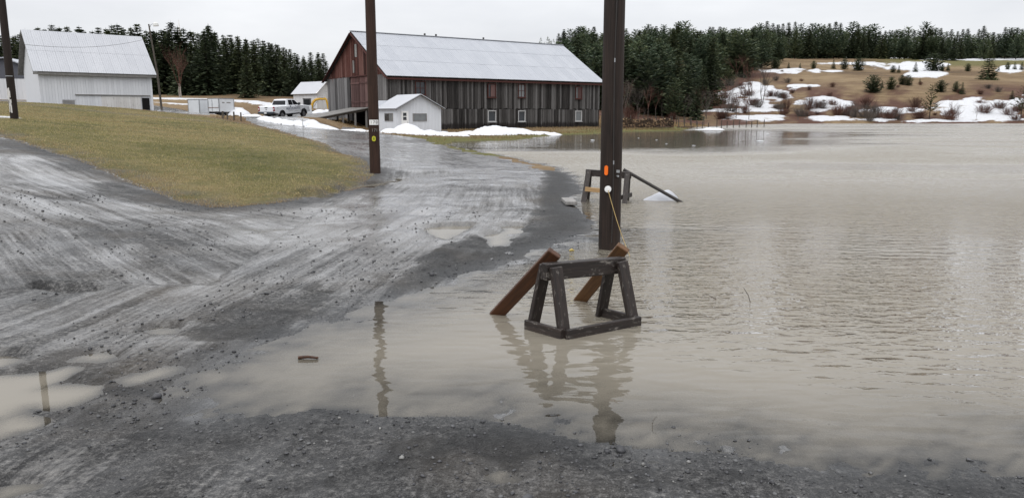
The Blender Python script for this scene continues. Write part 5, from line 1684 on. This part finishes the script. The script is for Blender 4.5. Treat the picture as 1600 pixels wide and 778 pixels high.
def interp(px, tab):
    return float(np.interp(px, [t[0] for t in tab], [t[1] for t in tab]))
LEFT_TOP = [(-120, 46), (0, 50), (30, 52), (45, 50), (72, 40), (110, 42), (150, 42), (200, 40), (240, 43), (270, 40), (300, 48), (330, 40), (352, 50), (372, 54), (400, 58), (430, 62), (450, 70), (480, 82), (502, 78), (514, 96), (540, 118)]
jobs = []
q = random.Random(21)
px = -110.0
while px < 522:
    d = q.uniform(128, 140)
    jobs.append((px, d, interp(px, LEFT_TOP) + abs(q.gauss(0, 9)) + 3)); px += q.uniform(9, 13)
px = -110.0
while px < 512:
    d = q.uniform(146, 158)
    jobs.append((px, d, interp(px, LEFT_TOP) + q.gauss(3, 5))); px += q.uniform(8, 12)
px = -110.0
while px < 500:
    jobs.append((px, q.uniform(164, 176), interp(px, LEFT_TOP) + abs(q.gauss(0, 6)) + 2)); px += q.uniform(10, 14)
P = [at(px, 150, d) for px, d, t in jobs]
Z = tz_many([p.x for p in P], [p.y for p in P])
for (px, d, top), p, z in zip(jobs, P, Z):
    H = at(px, top, d).z - z
    if 230 < px < 320 and d < 134: H *= .8
    if H < 2: continue
    place_tree('spruce', q.randrange(6), p.x, p.y, z - .1, H, 'spruce_tree', 'tall dark spruce in the forest edge behind the white barn and yard', 'spruces of the forest edge left of the big barn', wide=q.uniform(1.1, 1.5))
c = at(501, 150, 124)
z = tz(c.x, c.y)
# lighter spruce in front and birch
c = at(388, 156, 121); z = tz(c.x, c.y)
place_tree('spruce', 3, c.x, c.y, z - .1, at(388, 86, 121).z - z, 'spruce_tree', 'lone shorter spruce with branches to the ground before the forest edge', 'spruces of the forest edge left of the big barn', wide=1.3)
tm, cm = bare_mesh(77, 8.5, .42, 5, 2, .12, .34)
tm.materials.append(MAT['birch_bark']); cm.materials.append(MAT['twig_red'])
c = at(281, 154, 118); z = tz(c.x, c.y)
o = empty('birch_tree', (c.x, c.y, z), .4); tag(o, 'bare twin-stemmed birch with reddish twigs against dark spruces', 'tree')
s_ = (at(281, 76, 118).z - z) / 8.6; o.scale = (s_, s_, s_)
link('trunk', tm, None, o); link('crown', cm, None, o)

RIGHT_TOP = [(800, 74), (850, 66), (880, 46), (905, 50), (940, 55), (1000, 48), (1060, 47), (1100, 46), (1140, 50), (1165, 46), (1190, 38), (1215, 34), (1250, 37), (1290, 36), (1330, 36), (1362, 40), (1375, 48), (1430, 47), (1438, 37), (1448, 48), (1500, 48), (1560, 46), (1575, 42), (1600, 46), (1800, 46)]
HG = 'conifers of the hillside forest beyond the flood'
HLAB = ('green pine in the hillside forest beyond the flood', 'dark spruce in the hillside forest beyond the flood')
jobs = []
px = 872.0
while px < 1760:
    jobs.append((px, q.uniform(395, 420), interp(px, RIGHT_TOP) + q.gauss(-1.0, 3.5), None)); px += q.uniform(7, 10)
px = 1170.0
while px < 1700:
    jobs.append((px, q.uniform(352, 385), interp(px, RIGHT_TOP) + 5 + abs(q.gauss(0, 5)), None)); px += q.uniform(7.5, 11)
k = 0
while k < 185:
    d = 150 * (330 / 150) ** q.random()
    px = q.uniform(872, interp(d, [(150, 1095), (200, 1135), (260, 1185), (330, 1235)]))
    if 1085 < px < 1170 and q.random() < .3 and d < 230: continue
    jobs.append((px, d, None, q.uniform(8.5, 13.5))); k += 1
P = [at(px, 150, d) for px, d, t, h in jobs]
Z = tz_many([p.x for p in P], [p.y for p in P])
npine = 0
for (px, d, top, H), p, z in zip(jobs, P, Z):
    if H is None: H = at(px, top, d).z - z
    H = min(H, 19)
    if H < 3: continue
    pine = q.random() < .55
    if d > 345: H *= .97
    place_tree('pine' if pine else 'spruce', q.randrange(4 if pine else 6), p.x, p.y, z - .2, H, 'pine_tree' if pine else 'spruce_tree', HLAB[0 if pine else 1], HG, wide=q.uniform(1.15, 1.6))
# the deep forest behind them, one mass
fm = []
for i in range(260):
    px = q.uniform(840, 1780); d = q.uniform(424, 480)
    p = at(px, 150, d); fm.append((p.x, p.y, q.uniform(.95, 1.25), q.randrange(6)))
zf = tz_many([f_[0] for f_ in fm], [f_[1] for f_ in fm])
base = [conifer_mesh(600 + i, 12, 3.2, 18, 7, 6) for i in range(2)]
allv = []
for (x, y, s_, i), z in zip(fm, zf):
    me = base[i % 2]; co = np.empty(len(me.vertices) * 3, np.float32); me.vertices.foreach_get('co', co)
    allv.append(co.reshape(-1, 4, 3) * s_ + np.array([x, y, z - .3], np.float32))
o = link('forest', quads_to_mesh('forest', np.concatenate(allv)), 'needles')
tag(o, 'mass of distant conifers along the hilltop', 'forest', None, 'stuff')
# separate young conifers on the open hillside: (px, base, top, width, where)
YG = 'young conifers scattered on the open hillside'
YT = [(1341, 111, 91, 1.5), (1319, 109, 92, 1.2), (1302, 108, 93, 1.1), (1271, 108, 95, 1.1), (1211, 108, 90, 1.6), (1395, 114, 102, 1.2), (1404, 114, 102, 1.1), (1430, 114, 97, 1.1), (1472, 112, 100, 1.0), (1481, 111, 99, 1.2), (1512, 112, 99, 1.2),
      (1574, 110, 97, .9), (1585, 110, 97, 1.1), (1596, 110, 97, 1.1), (1392, 140, 120, 1.3), (1418, 134, 117, 1.5), (1409, 133, 117, 1.1), (1493, 144, 127, 1.0), (1503, 147, 128, 1.0), (1581, 156, 141, 1.2),
      (1140, 134, 109, 1.2), (1378, 138, 125, .9), (1232, 108, 97, 1.0), (1250, 108, 98, 1.0), (1437, 131, 122, 1.0), (1560, 112, 103, 1.0)]
for (px, b_, t_, wd) in YT:
    p = hit(px, b_, 150); H = max(1.2, at(px, t_, p.y).z - p.z)
    place_tree('young', q.randrange(2), p.x, p.y, p.z - .1, H, 'spruce_tree', 'small young conifer scattered on the open snowy hillside', YG, wide=wd)
for (px, b_, t_, wd, knd, lab) in ((1543, 125, 79, 1.25, ('young', 0), 'big broad solitary spruce on the open brown hillside'), (1458, 112, 83, 1.5, ('young', 1), 'broad rounded conifer beside the snow drift on the hillside'),
                              (1364, 145, 117, 1.5, ('young', 1), 'bright bushy conifer above the snowy bank, lone on brown grass'), (1469, 144, 125, 1.5, ('young', 1), 'rounded green conifer at the top of the earth bank'),
                              (1452, 187, 131, 1.0, ('thin', 0), 'sparse leaning pine rising from the far bank by the water'), (1595, 184, 133, 1.0, ('thin', 0), 'sparse pine at the far bank, at the picture edge'),
                              (1126, 172, 138, 1.1, ('thin', 0), 'yellowish sparse pine below the hillside forest'), (1164, 121, 77, 1.4, ('spruce', 2), 'dense dark spruce clump at the forest end above the brush'), (1088, 188, 132, 1.2, ('spruce', 1), 'dark spruce on the far shore before the forest'), (1053, 186, 122, 1.2, ('pine', 1), 'broad dark pine on the far shore behind the fence')):
    p = hit(px, b_, 125); H = max(1.5, at(px, t_, p.y).z - p.z)
    place_tree(knd[0], knd[1], p.x, p.y, p.z - .1, H, 'pine_tree' if 'pine' in lab else 'spruce_tree', lab, 'single conifers on the far shore', wide=wd)
# bare trees
BG = 'bare deciduous trees'
for k in range(30):
    px = q.uniform(945, 1180); p = hit(px, q.uniform(178, 187.5), 128, 300)
    place_bare(q.randrange(4), p.x, p.y, p.z, q.uniform(3.5, 8), 'bare grey-brown tree in the brush at the foot of the wooded hill', 'bare trees at the foot of the wooded hill')
for k in range(14):
    px = 806 + k * 6 + q.uniform(-3, 3); p = at(px, 150, q.uniform(185, 215)); z = tz(p.x, p.y)
    place_bare(q.randrange(4), p.x, p.y, z, at(px, interp(px, [(800, 72), (840, 60), (860, 56), (890, 62)]) + q.uniform(0, 8), p.y).z - z, 'bare tree top showing above the far end of the barn roof', 'bare trees behind the barn roof')
for (px, b_, t_) in ((1330, 186, 150), (1408, 190, 163), (1487, 189, 152), (1496, 190, 158), (1170, 189, 140), (1247, 188, 148), (1525, 188, 160), (1258, 187, 152)):
    p = hit(px, b_, 140, 300)
    place_bare(q.randrange(4), p.x, p.y, p.z, max(2, at(px, t_, p.y).z - p.z), 'slim bare sapling rising from the far snowy bank', 'bare saplings on the far bank')
for k in range(26):
    px, py = q.uniform(935, 1190), q.uniform(96, 176); p = hit(px, py, 128, 330)
    place_bare(q.randrange(4), p.x, p.y, p.z, q.uniform(6, 10), 'pale bare trunk standing among the hillside conifers', 'bare trees among the hillside conifers')
# shrubs
for k in range(110):
    if k >= 95: px, py = (q.uniform(1130, 1640), q.uniform(132, 186))
    elif k < 45: px, py = q.uniform(950, 1250), q.uniform(150, 189)
    elif k < 60: px, py = q.uniform(1100, 1260), q.uniform(112, 150)
    else: px, py = q.uniform(1250, 1640), q.uniform(165, 191) if q.random() < .7 else q.uniform(130, 160)
    p = hit(px, py, 125, 330)
    o = link('shrub', LIB['bush', q.randrange(4)], None, None, (p.x, p.y, p.z), (0, 0, q.uniform(0, 6.28)))
    s_ = q.uniform(.6, 1.25) * (.55 if py < 150 or k >= 95 else 1.0); o.scale = (s_ * q.uniform(1, 1.5), s_ * q.uniform(1, 1.5), s_ * q.uniform(.6, .95))
    tag(o, 'leafless reddish-brown shrub on the far shore and bank', 'shrub', 'leafless shrubs on the far shore')

# far church spire above the left forest
c = at(279, 31, 330)
o = MB().tube([(0, 0, 0), (0, 0, 12), (0, 0, 17.5)], [.5, .45, .08], 6).build('spire', 'white_paint', None, (c.x, c.y, c.z - 17.5))
tag(o, 'pale far spire tip above the forest, left of the birch', 'spire')

# ------------------------------------------------------------------ wood pile, fence, ice
wp = at(941, 203.5, 88.0); wz = tz(wp.x, wp.y)
wo_ = empty('wood_pile', (wp.x, wp.y, wz), math.radians(6)); tag(wo_, 'long low stack of split firewood on the bank beside the flood', 'wood pile')
mb = MB(); lr = random.Random(4)
for col_ in range(58):
    hmax = .92 + .16 * math.sin(col_ * .4) + lr.uniform(-.05, .08)
    z = .07
    while z < hmax:
        r_ = lr.uniform(.055, .095); x = col_ * .145 + lr.uniform(-.03, .03); y0 = lr.uniform(-.06, .06)
        mb.tube([(x, y0, z), (x + lr.uniform(-.02, .02), y0 + .42, z)], r_, 6)
        z += r_ * 1.75
lg = mb.build('log', 'logs', wo_); lg['kind'] = 'stuff'
for k in range(16):
    x = lr.uniform(6.2, 10.5)
    MB().tube([(x, lr.uniform(-.5, .3), .06), (x + .35, lr.uniform(-.5, .3), .08)], .07, 7).build('fallen_log', 'logs', wo_)
FG = 'old fence posts on the far bank'
fp = random.Random(12)
for k in range(30):
    if k < 14: px, d = 964 + k * 10.5 + fp.uniform(-2, 2), 118 + fp.uniform(-1, 1)
    else: px, d = 1052 + (k - 14) * 9.5 + fp.uniform(-2, 2), 96 + (k - 14) * .9
    p = at(px, 190, d); z = tz(p.x, p.y)
    h = fp.uniform(.95, 1.3)
    o = MB().tube([(0, 0, -.3), (fp.uniform(-.06, .06), 0, max(h + z * .0, .9)), (fp.uniform(-.08, .08), 0, max(h, .9) + .03)], [.06, .055, .045], 7).build('fence_post', 'post_wood', None, (p.x, p.y, max(z, -.25)))
    tag(o, 'weathered fence post in the field behind the wood pile' if k < 14 else 'weathered fence post standing in water right of the wood pile', 'post', 'fence posts behind the wood pile' if k < 14 else 'fence posts standing in water')
for k, (px, py, sz) in enumerate(((926, 219.5, .17), (1187, 221, .25), (1041, 225, .08), (1084, 228, .12), (1026, 219, .08), (1200, 210, .12), (998, 216, .07), (1400, 203, .2))):
    p = ground_at(px, py); v, f = ico(sz, 50 + k, .16, .3)
    o = link('ice_chunk', mesh_from('ice_chunk', v, f), 'ice_white', None, (p.x, p.y, .015))
    tag(o, 'small chunk of white ice floating on the far water', 'ice', 'ice chunks adrift on the flood')

# ------------------------------------------------------------------ loose gravel and grass
def scatter_ico(name, X_, Y_, Z_, S_, mat, seed):
    v0, f0 = ico(1.0, seed, .7, .3); v0 = np.array(v0); f0 = np.array(f0)
    r = np.random.default_rng(seed); n = len(X_)
    a = r.uniform(0, 6.28, n); ca, sa = np.cos(a), np.sin(a)
    st = r.uniform(.65, 1.4, (n, 3)) * S_[:, None]
    V = v0[None] * st[:, None, :]
    V = V + r.uniform(-.18, .18, V.shape) * S_[:, None, None]
    Xr = V[..., 0] * ca[:, None] - V[..., 1] * sa[:, None]; Yr = V[..., 0] * sa[:, None] + V[..., 1] * ca[:, None]
    V = np.stack([Xr + X_[:, None], Yr + Y_[:, None], V[..., 2] + Z_[:, None]], -1)
    F = (f0[None] + (np.arange(n) * 12)[:, None, None]).reshape(-1, 3)
    return link(name, mesh_from(name, V.reshape(-1, 3), F), mat)
n = 60000
yy = 2.8 * (14 / 2.8) ** RNG.random(n); xx = RNG.uniform(-.8, .8, n) * (yy + .6)
zt, mk = terrain(xx, yy, True)
clump = fbm(xx * 1.2, yy * 1.2, 111, 4)
pr = smooth(.38, .68, clump) + .5 * smooth(.5, .0, np.abs(mk['sd'] - .12)) * (mk['sd'] > -.1)
ok = (zt > -.004) & (mk['lawn'] < .1) & (RNG.random(n) < pr * .4)
xx, yy, zt = xx[ok], yy[ok], zt[ok]
S_ = (.0022 + .0075 * RNG.random(len(xx)) ** 5) * (1 + .06 * yy)
big = RNG.random(len(xx)) < .008
S_ = np.where(big, S_ * 2.6, S_)
g_o = scatter_ico('gravel', xx, yy, zt + S_ * .25, S_, 'pebbles', 5)
tag(g_o, 'loose dark stones and grit on the wet gravel', 'gravel', None, 'stuff')

def blades(name, X_, Y_, Z_, H_, W_, mat, lean=.6, seed=3):
    r = np.random.default_rng(seed); n = len(X_)
    a = r.uniform(0, 6.28, n); l = r.normal(0, lean, n)
    ld = r.uniform(0, 6.28, n)
    w = np.stack([np.cos(a), np.sin(a), np.zeros(n)], 1) * W_[:, None]
    b = np.stack([X_, Y_, Z_ - .01], 1)
    up = np.stack([np.cos(ld) * np.sin(l), np.sin(ld) * np.sin(l), np.cos(l)], 1) * H_[:, None]
    V = np.stack([b - w, b + w, b + up + w * .25, b + up - w * .25], 1)
    return link(name, quads_to_mesh(name, V.astype(np.float32)), mat)
n = 420000
yy = 13.5 * (80 / 13.5) ** (RNG.random(n) ** 1.25); xx = RNG.uniform(-.82, .0, n) * yy
ls = poly_sd(xx, yy, LAWN)
ok = ls > -.08
xx, yy, ls = xx[ok], yy[ok], ls[ok]
tuft = fbm(xx * 1.5, yy * 1.5, 121, 4)
ok = RNG.random(len(xx)) < (.25 + 1.3 * smooth(.3, .6, tuft))
xx, yy, ls = xx[ok][:190000], yy[ok][:190000], ls[ok][:190000]
zz = tz_many(xx, yy)
k = (yy / 14)
gr = blades('grass', xx, yy, zz, (.016 + .034 * RNG.random(len(xx)) ** 1.6) * k ** .3, .0045 * k ** .9, 'grass_blades', .85)
tone = .26 * smooth(1.3, .0, ls + .8 * (fbm(xx * 1.2, yy * 1.2, 151, 3) - .5)) + .14 * smooth(24, 48, yy) - .1 * smooth(1.2, 3.5, ls) * smooth(30, 22, yy)
a_ = gr.data.attributes.new('tone', 'FLOAT', 'POINT'); a_.data.foreach_set('value', np.repeat(tone, 4).astype(np.float32))
tag(gr, 'short matted tan and green grass blades on the lawn mound', 'grass', None, 'stuff')
# rough dead grass along the shore, the verge and the barn
n = 160000
yy = RNG.uniform(24, 128, n); xx = RNG.uniform(-26, 30, n)
zt, mk = terrain(xx, yy, True)
s1_, v1_, d1_ = path_coords(xx, yy, PATH1)
okv = (zt > .015) & (mk['lawn'] < 0) & (d1_ > 3.4 + .012 * yy) & (yy > 34) & (fbm(xx * .5, yy * .5, 131, 3) > .36)
okv |= (mk['sd'] > .02) & (mk['sd'] < .9) & (yy > 24) & (yy < 60) & (xx > -7) & (xx < 1.5)
# stay out of the buildings' footprints
for (e_, L_, W_) in ((barn, BL + .3, BW + .3), (house, HW + .2, HL + .2)):
    dx, dy = xx - e_.location.x, yy - e_.location.y; ca, sa = math.cos(BU), math.sin(BU)
    lx, ly = dx * ca + dy * sa, -dx * sa + dy * ca
    okv &= ~((lx > -.1) & (lx < L_) & (ly > -.1) & (ly < W_))
xx, yy, zt = xx[okv], yy[okv], zt[okv]
dg = blades('dead_grass', xx, yy, zt, (.04 + .15 * RNG.random(len(xx)) ** 1.5) * smooth(15, 75, yy), .006 + .00022 * yy, 'dead_stalks', .6, 8)
tag(dg, 'rough dead grass on the bank around the barn and flood', 'grass', None, 'stuff')
